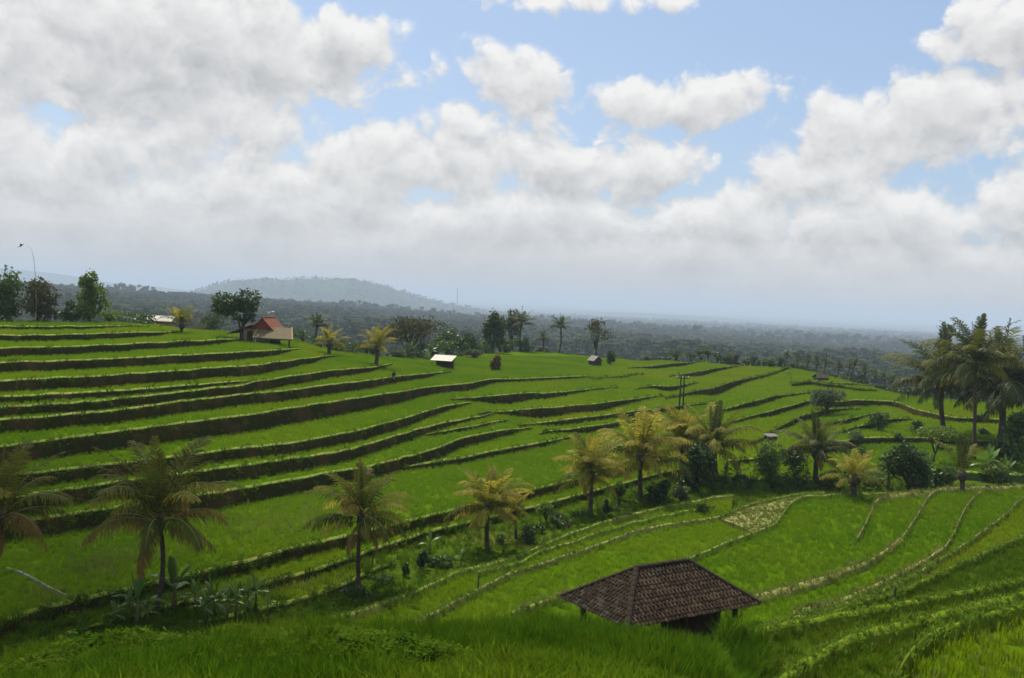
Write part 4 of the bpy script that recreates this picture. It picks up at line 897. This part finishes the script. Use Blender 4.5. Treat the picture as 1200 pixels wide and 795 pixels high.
for i, (x, y, h_) in enumerate([(266, 722, 30), (276, 720, 36), (290, 716, 34), (299, 716, 38), (313, 722, 28), (240, 726, 30), (150, 728, 34), (135, 732, 26), (172, 730, 28)]):
    banana(x, y, h_, 'leafy knee-high crop plant in the strip under the large dark palm', 40 + i, group='leafy crop plants in the strip', n=7, stem=.55)

# ------------------------------------------------------------------ the tiled hut
ZE = -10.4
def eave(x, y):
    r, a = on_plane(x, y, ZE); return Vector((float(r * math.sin(a)), float(r * math.cos(a)), ZE))
eL, eF, eR = eave(654, 700), eave(738, 736), eave(893, 707)
wx = (eR - eF).normalized(); ctr = (eL + eR) * .5; wyv = Vector((-wx.y, wx.x, 0)); HL = (eR - eF).length / 2; HW = abs((eL - eF).dot(wyv)) / 2
foot = drop(ctr.x, ctr.y); GZ0 = foot.z; ang = math.atan2(wx.y, wx.x)
hut = empty('tiled_hut', (ctr.x, ctr.y, GZ0), ang); tag(hut, 'open field hut with dark mossy tiled hip roof on wooden posts', 'hut')
EZ = ZE - GZ0; RISE = 1.28; RL = HL - HW * 1.02       # eave height, roof rise, half ridge
m_ = MB(); m_.box(-HL + .45, HL - .45, -HW + .4, HW - .4, -.25, .35); m_.build('platform', 'old_wood', hut)
for sx in (-1, 1):
    for sy in (-1, 1):
        m_ = MB(); x, y = sx * (HL - .62), sy * (HW - .55); m_.box(x - .075, x + .075, y - .075, y + .075, -.6, EZ + .22); m_.build('post', 'old_wood', hut)
for sx in (0,):
    for sy in (-1, 1):
        m_ = MB(); m_.box(-.07, .07, sy * (HW - .55) - .07, sy * (HW - .55) + .07, .3, EZ + .22); m_.build('post', 'old_wood', hut)
m_ = MB()
for sy in (-1, 1): m_.box(-HL + .3, HL - .3, sy * (HW - .55) - .06, sy * (HW - .55) + .06, EZ + .05, EZ + .2)
for sx in (-1, 1): m_.box(sx * (HL - .62) - .06, sx * (HL - .62) + .06, -HW + .3, HW - .3, EZ + .04, EZ + .19)
m_.build('beam', 'old_wood', hut)
for i in range(9):                                    # plank screen under the front eave
    m_ = MB(); x = -1.0 + i * .31; m_.box(x, x + .29, -HW + .62, -HW + .66, .3, EZ - .02 - .05 * (i % 3)); m_.build('plank', 'plank', hut)
for sx in (-1, 1):
    for k_ in range(5):
        m_ = MB(); y = -HW + .8 + k_ * .42
        if sx > 0: m_.box(HL - 1.5, HL - 1.46, y, y + .40, .3, EZ - .05); m_.build('plank', 'plank', hut)
apex = [Vector((-RL, 0, EZ + RISE)), Vector((RL, 0, EZ + RISE))]
cor = [Vector((-HL, -HW, EZ)), Vector((HL, -HW, EZ)), Vector((HL, HW, EZ)), Vector((-HL, HW, EZ))]
m_ = MB()
for q in ([cor[0], cor[1], apex[1], apex[0]], [cor[1], cor[2], apex[1]], [cor[2], cor[3], apex[0], apex[1]], [cor[3], cor[0], apex[0]]): m_.slabquad(q, .05)
roof = m_.build('roof', 'old_wood', hut)
def tile_mesh(w, l):
    V = []; Fc = []
    for t, up in ((0, .030), (1, .004)):
        for k_ in range(6):
            f = k_ / 5; V.append((w * (f - .5) * 1.06, l * t, up + .032 * math.sin(f * math.pi * 1.35) - (.010 if f > .9 else 0)))
    Fc = [(k_, k_ + 1, k_ + 7, k_ + 6) for k_ in range(5)]; b = len(V)
    V += [(v[0], v[1], v[2] - .022) for v in V[:6]]; Fc += [(k_ + 1, k_, b + k_, b + k_ + 1) for k_ in range(5)]
    return V, Fc
TW, TL = .17, .165
tv, tf = tile_mesh(TW, TL * 1.28); t0 = mesh_obj('roof_tile', tv, tf, 'tile'); TME = t0.data; bpy.data.objects.remove(t0)
tg = random.Random(3); rest = MB(); count = 0
def face_tiles(A, B, T0, T1, single):
    """tiles on the roof face with eave A-B and top edge T0-T1"""
    global count
    ex = (B - A).normalized(); W_ = (B - A).length; up = (T0 + T1) * .5 - (A + B) * .5; ey = (up - ex * up.dot(ex)).normalized(); Ls = up.dot(ey); ez = ex.cross(ey)
    if ez.z < 0: ez = -ez
    for i in range(int(Ls / TL)):
        y = i * TL - .05; f = max(0, y + TL * .5) / Ls; x0 = (T0 - A).dot(ex) * f; x1 = W_ + ((T1 - A).dot(ex) - W_) * f
        nn = int((x1 - x0) / TW)
        for j in range(nn):
            x = (x0 + x1) / 2 + (j - (nn - 1) / 2) * TW; o = A + ex * (x + tg.uniform(-.006, .006)) + ey * (y + tg.uniform(-.012, .012)) + ez * (.012 + tg.uniform(0, .012)); tw = tg.uniform(-.04, .04)
            ex2 = ex * math.cos(tw) + ey * math.sin(tw); ey2 = ey * math.cos(tw) - ex * math.sin(tw)
            M = Matrix(((ex2.x, ey2.x, ez.x, o.x), (ex2.y, ey2.y, ez.y, o.y), (ex2.z, ey2.z, ez.z, o.z), (0, 0, 0, 1)))
            if single and count < 300: q = inst(TME, 'roof_tile', roof); q.matrix_local = M; count += 1
            else: rest.add([M @ Vector(v) for v in tv], tf)
face_tiles(cor[0], cor[1], apex[0], apex[1], True); face_tiles(cor[3], cor[0], apex[0], apex[0], True)
face_tiles(cor[1], cor[2], apex[1], apex[1], False); face_tiles(cor[2], cor[3], apex[1], apex[0], False)
ro = rest.build('rear_tiles', 'tile', roof); ro['kind'] = 'stuff'
for p0, p1 in ((apex[0], apex[1]), (cor[0], apex[0]), (cor[1], apex[1]), (cor[2], apex[1]), (cor[3], apex[0])):
    L_ = (p1 - p0).length; k_ = int(L_ / .26); m_ = MB(); d = (p1 - p0).normalized(); s_ = d.cross(Vector((0, 0, 1))).normalized(); u = s_.cross(d)
    for i in range(k_ + 1):
        c0 = p0 + d * (i * L_ / (k_ + 1)) + u * .03; c1 = c0 + d * (L_ / (k_ + 1) * 1.12) - u * .012; b = len(m_.V)
        for c_ in (c0, c1):
            for j in range(6): a_ = math.pi * j / 5; m_.V.append(tuple(c_ + s_ * (.10 * math.cos(a_)) + u * (.075 * math.sin(a_))))
        m_.F += [(b + j, b + j + 1, b + j + 7, b + j + 6) for j in range(5)] + [tuple(b + j for j in range(6))]
    m_.build('ridge_cap', 'tile_cap', roof)

# ------------------------------------------------------------------ the red roofed house with its thatched lean-to
hb0 = hit(306, 401); mp = px_m(hb0); house = empty('house', hb0, math.radians(-6)); tag(house, 'small house with red tiled gable roof and plastered walls behind a dark tree', 'house')
m_ = MB(); m_.box(-2.2, 1.9, -1.6, 3.2, -.6, 2.0); m_.build('wall', 'plaster', house)
m_ = MB(); m_.add([(-.9, -1.75, 1.95), (2.35, -1.75, 1.95), (.75, -1.75, 3.55), (-.9, -1.6, 1.95), (2.35, -1.6, 1.95), (.75, -1.6, 3.55)], [(0, 1, 2), (5, 4, 3), (0, 3, 4, 1), (1, 4, 5, 2), (2, 5, 3, 0)]); m_.build('gable', 'tile_red', house)
rf = None
m_ = MB(); m_.slabquad([(-1.1, -2.0, 1.85), (-1.1, 3.6, 1.85), (.75, 3.6, 3.75), (.75, -2.0, 3.75)], .10); m_.slabquad([(.75, -2.0, 3.75), (.75, 3.6, 3.75), (2.75, 3.6, 1.75), (2.75, -2.0, 1.75)], .10); rf = m_.build('roof', 'tile_red', house)
m_ = MB(); m_.slabquad([(-4.6, -2.2, 1.15), (-4.6, 3.0, 1.15), (-1.0, 3.0, 2.6), (-1.0, -2.2, 2.6)], .09); m_.build('veranda_roof', 'tile_red', house)
m_ = MB(); m_.tube([(.75, -2.1, 3.78), (.75, 3.7, 3.78)], .09, 6); m_.build('ridge_cap', 'tile_red', rf)
for x, y in ((-4.2, -1.9), (-4.2, 2.7), (-2.8, -1.9)):
    m_ = MB(); m_.box(x - .07, x + .07, y - .07, y + .07, -.6, 1.25); m_.build('post', 'white_wall', house)
m_ = MB(); m_.box(-1.6, -.8, -1.66, -1.58, -.1, 1.7); dr = m_.build('door', 'plank', house)
m_ = MB(); m_.box(.3, 1.2, -1.66, -1.58, .7, 1.5); w_ = m_.build('window', 'old_wood', house); m_ = MB(); m_.box(.38, 1.12, -1.68, -1.655, .78, 1.42); m_.build('pane', 'glass_and_shade', w_)
lt = empty('thatched_shelter', hit(322, 404), math.radians(-8)); tag(lt, 'open shelter with pale thatched roof leaning against the red roofed house', 'shelter')
m_ = MB(); m_.slabquad([(-2.6, -1.9, 1.0), (3.4, -1.9, 1.0), (2.0, 1.5, 2.55), (-3.2, 1.5, 2.55)], .22); m_.build('roof', 'thatch', lt)
for x, y, z in ((-2.4, -1.6, 1.0), (-.6, -1.6, 1.0), (1.2, -1.6, 1.0), (2.9, -1.6, 1.0), (-2.9, 1.2, 2.2), (1.7, 1.2, 2.2)):
    m_ = MB(); m_.tube([(x, y, -.7), (x, y, z)], .07, 6); m_.build('post', 'white_wall' if x < -2 else 'old_wood', lt)
m_ = MB(); m_.tube([(3.42, -1.95, .98), (2.0, 1.55, 2.6)], .07, 6); m_.tube([(-2.62, -1.95, .98), (-3.25, 1.55, 2.6)], .07, 6); m_.build('verge_pole', 'straw', lt)
m_ = MB(); m_.box(-2.6, .4, 1.0, 1.1, -.6, 1.6); m_.build('back_wall', 'plank', lt)
for o_ in (house, lt): o_.scale = (1.08, 1.08, 1.08)

# ------------------------------------------------------------------ sheds and small huts
sh = empty('shed', at_r(180, EDGE(180, ('edge', 3))), math.radians(8)); tag(sh, 'low shed with worn white sheet roof behind the hedge', 'shed')
m_ = MB(); m_.box(-3.0, 3.4, -1.2, 1.6, -.8, 1.15); m_.build('wall', 'plaster', sh)
for i in range(8):
    m_ = MB(); x = -3.4 + i * .9; m_.slabquad([(x, -1.7, 1.0), (x + .88, -1.7, 1.0), (x + .88, 1.9, 1.9 + .03 * (i % 2)), (x, 1.9, 1.9 + .03 * (i % 2))], .04); m_.build('roof_sheet', 'white_wall' if i in (0, 1, 3, 4) else 'tin', sh)
ts = empty('tin_shelter', hit(518, 431), math.radians(-14)); tag(ts, 'open shelter with a single sloping grey tin roof among banana plants', 'shelter'); q = px_m(ts.location)
for i in range(6):
    m_ = MB(); x = (-13 + i * 4.4) * q; e = x + 4.3 * q; m_.slabquad([(x, -6 * q, 8.5 * q), (e, -6 * q, 8.5 * q), (e + 2 * q, 7 * q, 14.5 * q), (x + 2 * q, 7 * q, 14.5 * q)], .05); m_.build('roof_sheet', 'tin', ts)
for x, y, z in ((-11, -4.5, 8.4), (11, -4.5, 8.4), (-8, 5, 13), (13, 5, 13)):
    m_ = MB(); m_.tube([(x * q, y * q, -.2), (x * q, y * q, z * q)], .07, 6); m_.build('post', 'old_wood', ts)
m_ = MB(); m_.box(-9 * q, 12 * q, 4.6 * q, 5.2 * q, -.1, 9 * q); m_.build('back_wall', 'plank', ts)
fh = empty('field_hut', hit(697, 429), math.radians(28)); tag(fh, 'tiny plank field hut with pale gable roof alone on the rice fields', 'hut'); q = px_m(fh.location)
m_ = MB(); m_.box(-5 * q, 5 * q, -6 * q, 6 * q, -.1, 7 * q); m_.add([(-5 * q, -6 * q, 7 * q), (5 * q, -6 * q, 7 * q), (0, -6 * q, 11 * q)], [(0, 1, 2)]); m_.build('wall', 'old_wood', fh)
m_ = MB(); m_.slabquad([(-6.6 * q, -7.5 * q, 6.2 * q), (-6.6 * q, 7.5 * q, 6.2 * q), (0, 7.5 * q, 12 * q), (0, -7.5 * q, 12 * q)], .06); m_.slabquad([(0, -7.5 * q, 12 * q), (0, 7.5 * q, 12 * q), (6.6 * q, 7.5 * q, 6.2 * q), (6.6 * q, -7.5 * q, 6.2 * q)], .06); m_.build('roof', 'tin', fh)
m_ = MB(); m_.box(-2 * q, 2 * q, -6.25 * q, -6.05 * q, 2.5 * q, 6 * q); m_.build('shade_panel', 'glass_and_shade', fh)  # solid dark panel on the wall, standing in for the shade of an open doorway
dh = empty('small_hut', hit(962, 446), math.radians(10)); tag(dh, 'small dark roofed hut in front of the valley edge scrub', 'hut'); q = px_m(dh.location)
m_ = MB(); m_.box(-7 * q, 7 * q, -4 * q, 4 * q, -.1, 3.5 * q); m_.build('wall', 'old_wood', dh)
m_ = MB(); m_.slabquad([(-9 * q, -6 * q, 3 * q), (9 * q, -6 * q, 3 * q), (6 * q, 0, 7.5 * q), (-6 * q, 0, 7.5 * q)], .06); m_.slabquad([(-6 * q, 0, 7.5 * q), (6 * q, 0, 7.5 * q), (9 * q, 6 * q, 3 * q), (-9 * q, 6 * q, 3 * q)], .06); m_.build('roof', 'old_wood', dh)
gh = empty('grey_roofed_hut', hit(903, 516), math.radians(24)); tag(gh, 'low hut with grey sheet roof half hidden behind feathery bush', 'hut'); q = px_m(gh.location)
m_ = MB(); m_.box(-6 * q, 6 * q, -3.5 * q, 3.5 * q, -.1, 5.1 * q); m_.build('wall', 'old_wood', gh)
m_ = MB(); m_.slabquad([(-8 * q, -5 * q, 5 * q), (8 * q, -5 * q, 5 * q), (8 * q, 5 * q, 7 * q), (-8 * q, 5 * q, 7 * q)], .06); m_.build('roof', 'tin', gh)
for i, (x, rr_, w_) in enumerate([(931, 1150, 16), (318, 1500, 9), (868, 1500, 8), (354, 1700, 8), (655, 1250, 9), (735, 1350, 10), (1010, 1600, 8)]):
    b = at_r(x, rr_) + Vector((0, 0, 4.0 if i else 9.0)); fb = empty('far_house', b, .3 * i)
    tag(fb, ['white roofed building alone among the far trees on the plain', 'pale house on the wooded far ridge'][min(i, 1)], 'house', 'pale houses on the far ridge' if i else None)
    m_ = MB(); m_.box(-w_ / 2, w_ / 2, -4, 4, -12, 4); m_.build('wall', 'white_wall', fb)
    m_ = MB(); m_.slabquad([(-w_ / 2 - 1, -5, 4), (w_ / 2 + 1, -5, 4), (w_ / 2 + 1, 0, 6.5), (-w_ / 2 - 1, 0, 6.5)], .2); m_.slabquad([(-w_ / 2 - 1, 0, 6.5), (w_ / 2 + 1, 0, 6.5), (w_ / 2 + 1, 5, 4), (-w_ / 2 - 1, 5, 4)], .2); m_.build('roof', 'white_wall' if i == 0 else 'tin', fb)

# ------------------------------------------------------------------ poles, mast, person, bird, feeder channel, stakes
pb = hit(798, 482); q = px_m(pb); pl = empty('power_pole', pb); tag(pl, 'twin dark wooden power poles joined by a crossarm amid rice terraces', 'power pole'); topz = above(pb, 797, 440).z - pb.z
for sx in (-1, 1):
    m_ = MB(); m_.tube([(sx * 2.2 * q, 0, -.5), (sx * 1.9 * q, 0, topz)], [.13, .10], 8); m_.build('pole', 'pole_wood', pl)
m_ = MB(); m_.box(-7.5 * q, 7.5 * q, -.06, .06, topz - .5, topz - .36); m_.build('crossarm', 'pole_wood', pl)
m_ = MB(); m_.box(-2.4 * q, 2.4 * q, -.05, .05, topz * .45, topz * .45 + .12); m_.build('brace', 'pole_wood', pl)
for sx in (-6.5, 0, 6.5):
    m_ = MB(); m_.tube([(sx * q, 0, topz - .36), (sx * q, 0, topz - .2), (sx * q, 0, topz - .05)], [.05, .10, .04], 8); m_.build('insulator', 'porcelain', pl)
bb = at_r(43, EDGE(43, ('edge', -1))); bp_ = empty('bamboo_pole', bb); tag(bp_, 'thin tall bamboo pole bent over at its tip behind the top field', 'pole'); m_ = MB()
pp = [above(bb, x, y) - bb for x, y in ((42.5, 360), (42, 335), (41, 318), (39.5, 303), (37.5, 295), (34.5, 289.5), (32, 288))]
m_.tube([Vector((0, 0, -.2))] + pp, [.06, .055, .05, .042, .035, .025, .018, .012], 6); m_.build('stem', 'straw', bp_)
m_ = MB(); m_.tube([pp[-1], pp[-1] + Vector((-.05, 0, -.5))], .012, 5); m_.build('tassel', 'straw', bp_)
mb_ = at_r(536, 3300); ms_ = empty('radio_mast', mb_); tag(ms_, 'faint steel lattice mast far off on the plain', 'mast'); tz = above(mb_, 536, 338).z - mb_.z
m_ = MB()
for k_ in range(3): a_ = k_ * 2.094; m_.tube([(2.2 * math.cos(a_), 2.2 * math.sin(a_), -2), (.5 * math.cos(a_), .5 * math.sin(a_), tz)], .28, 4)
m_.build('leg', 'mast_steel', ms_)
m_ = MB()
for i in range(12):
    f0, f1 = i / 12, (i + 1) / 12
    for k_ in range(3):
        a0, a1 = k_ * 2.094, (k_ + 1) * 2.094; r0, r1 = 2.2 - 1.7 * f0, 2.2 - 1.7 * f1; m_.tube([(r0 * math.cos(a0), r0 * math.sin(a0), tz * f0), (r1 * math.cos(a1), r1 * math.sin(a1), tz * f1)], .14, 4)
m_.build('lattice', 'mast_steel', ms_)
# person: skinned body
pr = hit(461, 449); person = empty('person', pr, math.radians(200)); tag(person, 'person in dark clothes and hat standing against a terrace bank near the yellow palm', 'person')
def skin(name, pts, edges, rad, m, parent, sub=2):
    me = bpy.data.meshes.new(name); me.from_pydata(pts, edges, []); me.materials.append(MATS[m]); o = bpy.data.objects.new(name, me); C.objects.link(o); o.parent = parent
    md = o.modifiers.new('skin', 'SKIN'); md.use_smooth_shade = True; 
    for i, v in enumerate(me.skin_vertices[0].data if me.skin_vertices else []): v.radius = rad[i]
    s_ = o.modifiers.new('sub', 'SUBSURF'); s_.levels = sub; s_.render_levels = sub; return o
def skin2(name, pts, edges, rad, m, parent):
    me = bpy.data.meshes.new(name); me.from_pydata(pts, edges, []); me.materials.append(MATS[m]); o = bpy.data.objects.new(name, me); C.objects.link(o); o.parent = parent
    o.modifiers.new('skin', 'SKIN'); me.update()
    if not me.skin_vertices: 
        import bmesh as _b
        bm = _b.new(); bm.from_mesh(me); lay = bm.verts.layers.skin.verify()
        for i, v in enumerate(bm.verts): v[lay].radius = rad[i]; v[lay].use_root = (i == 0)
        bm.to_mesh(me); bm.free()
    else:
        for i, v in enumerate(me.skin_vertices[0].data): v.radius = rad[i]; v.use_root = (i == 0)
    s_ = o.modifiers.new('sub', 'SUBSURF'); s_.levels = 1; s_.render_levels = 2; return o
bodyP = [(0, 0, .92), (0, .02, 1.12), (0, .05, 1.34), (0, .07, 1.47), (0, .09, 1.58), (0, .09, 1.68),
         (.10, 0, .88), (.11, .03, .48), (.11, -.02, .08), (.11, .12, .04), (-.10, 0, .88), (-.12, -.02, .48), (-.12, -.08, .08), (-.12, .06, .04),
         (.20, .05, 1.36), (.25, .06, 1.10), (.22, .22, .92), (.20, .28, .86), (-.20, .05, 1.36), (-.26, .03, 1.10), (-.25, .12, .88), (-.24, .16, .82)]
bodyE = [(0, 1), (1, 2), (2, 3), (3, 4), (4, 5), (0, 6), (6, 7), (7, 8), (8, 9), (0, 10), (10, 11), (11, 12), (12, 13), (2, 14), (14, 15), (15, 16), (16, 17), (2, 18), (18, 19), (19, 20), (20, 21)]
rb_ = [(.16, .12), (.15, .11), (.17, .12), (.055, .055), (.085, .095), (.075, .085), (.09, .09), (.065, .065), (.045, .05), (.04, .035), (.09, .09), (.065, .065), (.045, .05), (.04, .035), (.065, .065), (.05, .05), (.04, .04), (.035, .02), (.065, .065), (.05, .05), (.04, .04), (.035, .02)]
skin2('body', bodyP, bodyE, rb_, 'cloth_dark', person)
m_ = MB(); m_.tube([(0, .09, 1.66), (0, .09, 1.70), (0, .09, 1.82)], [.24, .17, .03], 14); m_.build('hat', 'cloth_dark', person)
m_ = MB(); m_.tube([(0, .03, .93), (0, .02, .80), (.0, .0, .55)], [.17, .19, .20], 14); m_.build('sarong', 'cloth_grey', person)
# bird
bd = above(Vector((0, 62, 0)), 25, 288); bird = empty('bird', bd, math.radians(35)); bird.rotation_euler = (math.radians(-25), math.radians(-30), math.radians(35)); tag(bird, 'dark bird in flight beside the bent bamboo pole', 'bird')
m_ = MB(); m_.tube([(-.13, 0, 0), (-.08, 0, .0), (0, 0, 0), (.07, 0, .01), (.11, 0, .015), (.145, 0, .01)], [.008, .025, .036, .026, .022, .004], 8); m_.build('body', 'feather', bird, True)
for sg in (-1, 1):
    m_ = MB(); m_.add([(.05, sg * .02, .01), (-.04, sg * .02, .01), (-.05, sg * .14, .05), (.03, sg * .13, .055), (-.08, sg * .24, .03), (.05, sg * .02, .0), (-.04, sg * .02, .002), (-.05, sg * .14, .043), (.03, sg * .13, .045)], [(0, 1, 2, 3), (3, 2, 4), (5, 8, 7, 6), (8, 4, 7), (0, 3, 8, 5), (1, 6, 7, 2)]); m_.build('wing', 'feather', bird)
m_ = MB(); m_.add([(-.11, .012, .004), (-.11, -.012, .004), (-.22, -.035, 0), (-.22, .035, 0), (-.11, 0, -.006), (-.2, 0, -.008)], [(0, 1, 2, 3), (0, 4, 1), (4, 5, 2, 1), (4, 0, 3, 5), (3, 2, 5)]); m_.build('tail', 'feather', bird)
# narrow feeder of water glinting through the rice
wp = [hit(x, y) for x, y in ((8, 668), (24, 673), (40, 681), (56, 690), (72, 698), (80, 701))]
V = []
for i, p in enumerate(wp):
    d = (wp[min(i + 1, 5)] - wp[max(i - 1, 0)]).normalized(); s_ = Vector((-d.y, d.x, 0)); w_ = .09 - .01 * i
    V += [p + s_ * w_ + Vector((0, 0, .15)), p - s_ * w_ + Vector((0, 0, .15)), p - s_ * (w_ + .1) + Vector((0, 0, -.1)), p + s_ * (w_ + .1) + Vector((0, 0, -.1))]
Fc = []
for i in range(5): b = i * 4; Fc += [(b, b + 1, b + 5, b + 4), (b + 1, b + 2, b + 6, b + 5), (b + 3, b, b + 4, b + 7)]
wc = mesh_obj('water_channel', V, Fc, 'water'); tag(wc, kind='structure')
for i, (x, y) in enumerate([(1048, 705), (436, 668), (277, 590), (560, 690)]):
    p = hit(x, y); q = px_m(p); st = empty('wooden_stake', p); tag(st, ['short wooden stake on the grassy bank above the ditch', 'wooden stake at the end of a low bund by the olive palm', 'wooden stake against a tall terrace bank', 'wooden stake in the sloping rice field'][i], 'stake')
    m_ = MB(); m_.tube([(0, 0, -.3), (.01, 0, 8 * q), (.03, .01, 16 * q)], [.05, .045, .03], 6); m_.build('shaft', 'old_wood', st)
    m_ = MB(); m_.tube([(.0, 0, 12 * q), (.12, .02, 15 * q)], [.02, .012], 5); m_.build('side_twig', 'old_wood', st)

# ------------------------------------------------------------------ the cloud whose shade lies over the near slope and lower terraces
cg = np.random.default_rng(12); CD = 2600.0; cc = Vector((-30, 34, -12)) + SUNV * CD; cl = empty('cloud', cc); tag(cl, 'white cumulus cloud drifting overhead above the frame, shading the near slope', 'cloud')
import bmesh
bm = bmesh.new()
for i in range(17):
    a_ = cg.random() * 6.283; q = math.sqrt(cg.random()); ss = bmesh.ops.create_icosphere(bm, subdivisions=2, radius=1.0)['verts']
    c_ = Vector((math.cos(a_) * q * 24 - 8, math.sin(a_) * q * 34 + 4, cg.random() * 10)) ; rs = 6 + 4 * cg.random()
    for v in ss: n_ = v.co.copy(); v.co = c_ + n_ * rs * (1 + .12 * math.sin(n_.x * 7 + i) * math.sin(n_.y * 6 + 2 * i))
me = bpy.data.meshes.new('billow'); bm.to_mesh(me); bm.free(); me.materials.append(MATS['cloud_white']); inst(me, 'billow', cl)
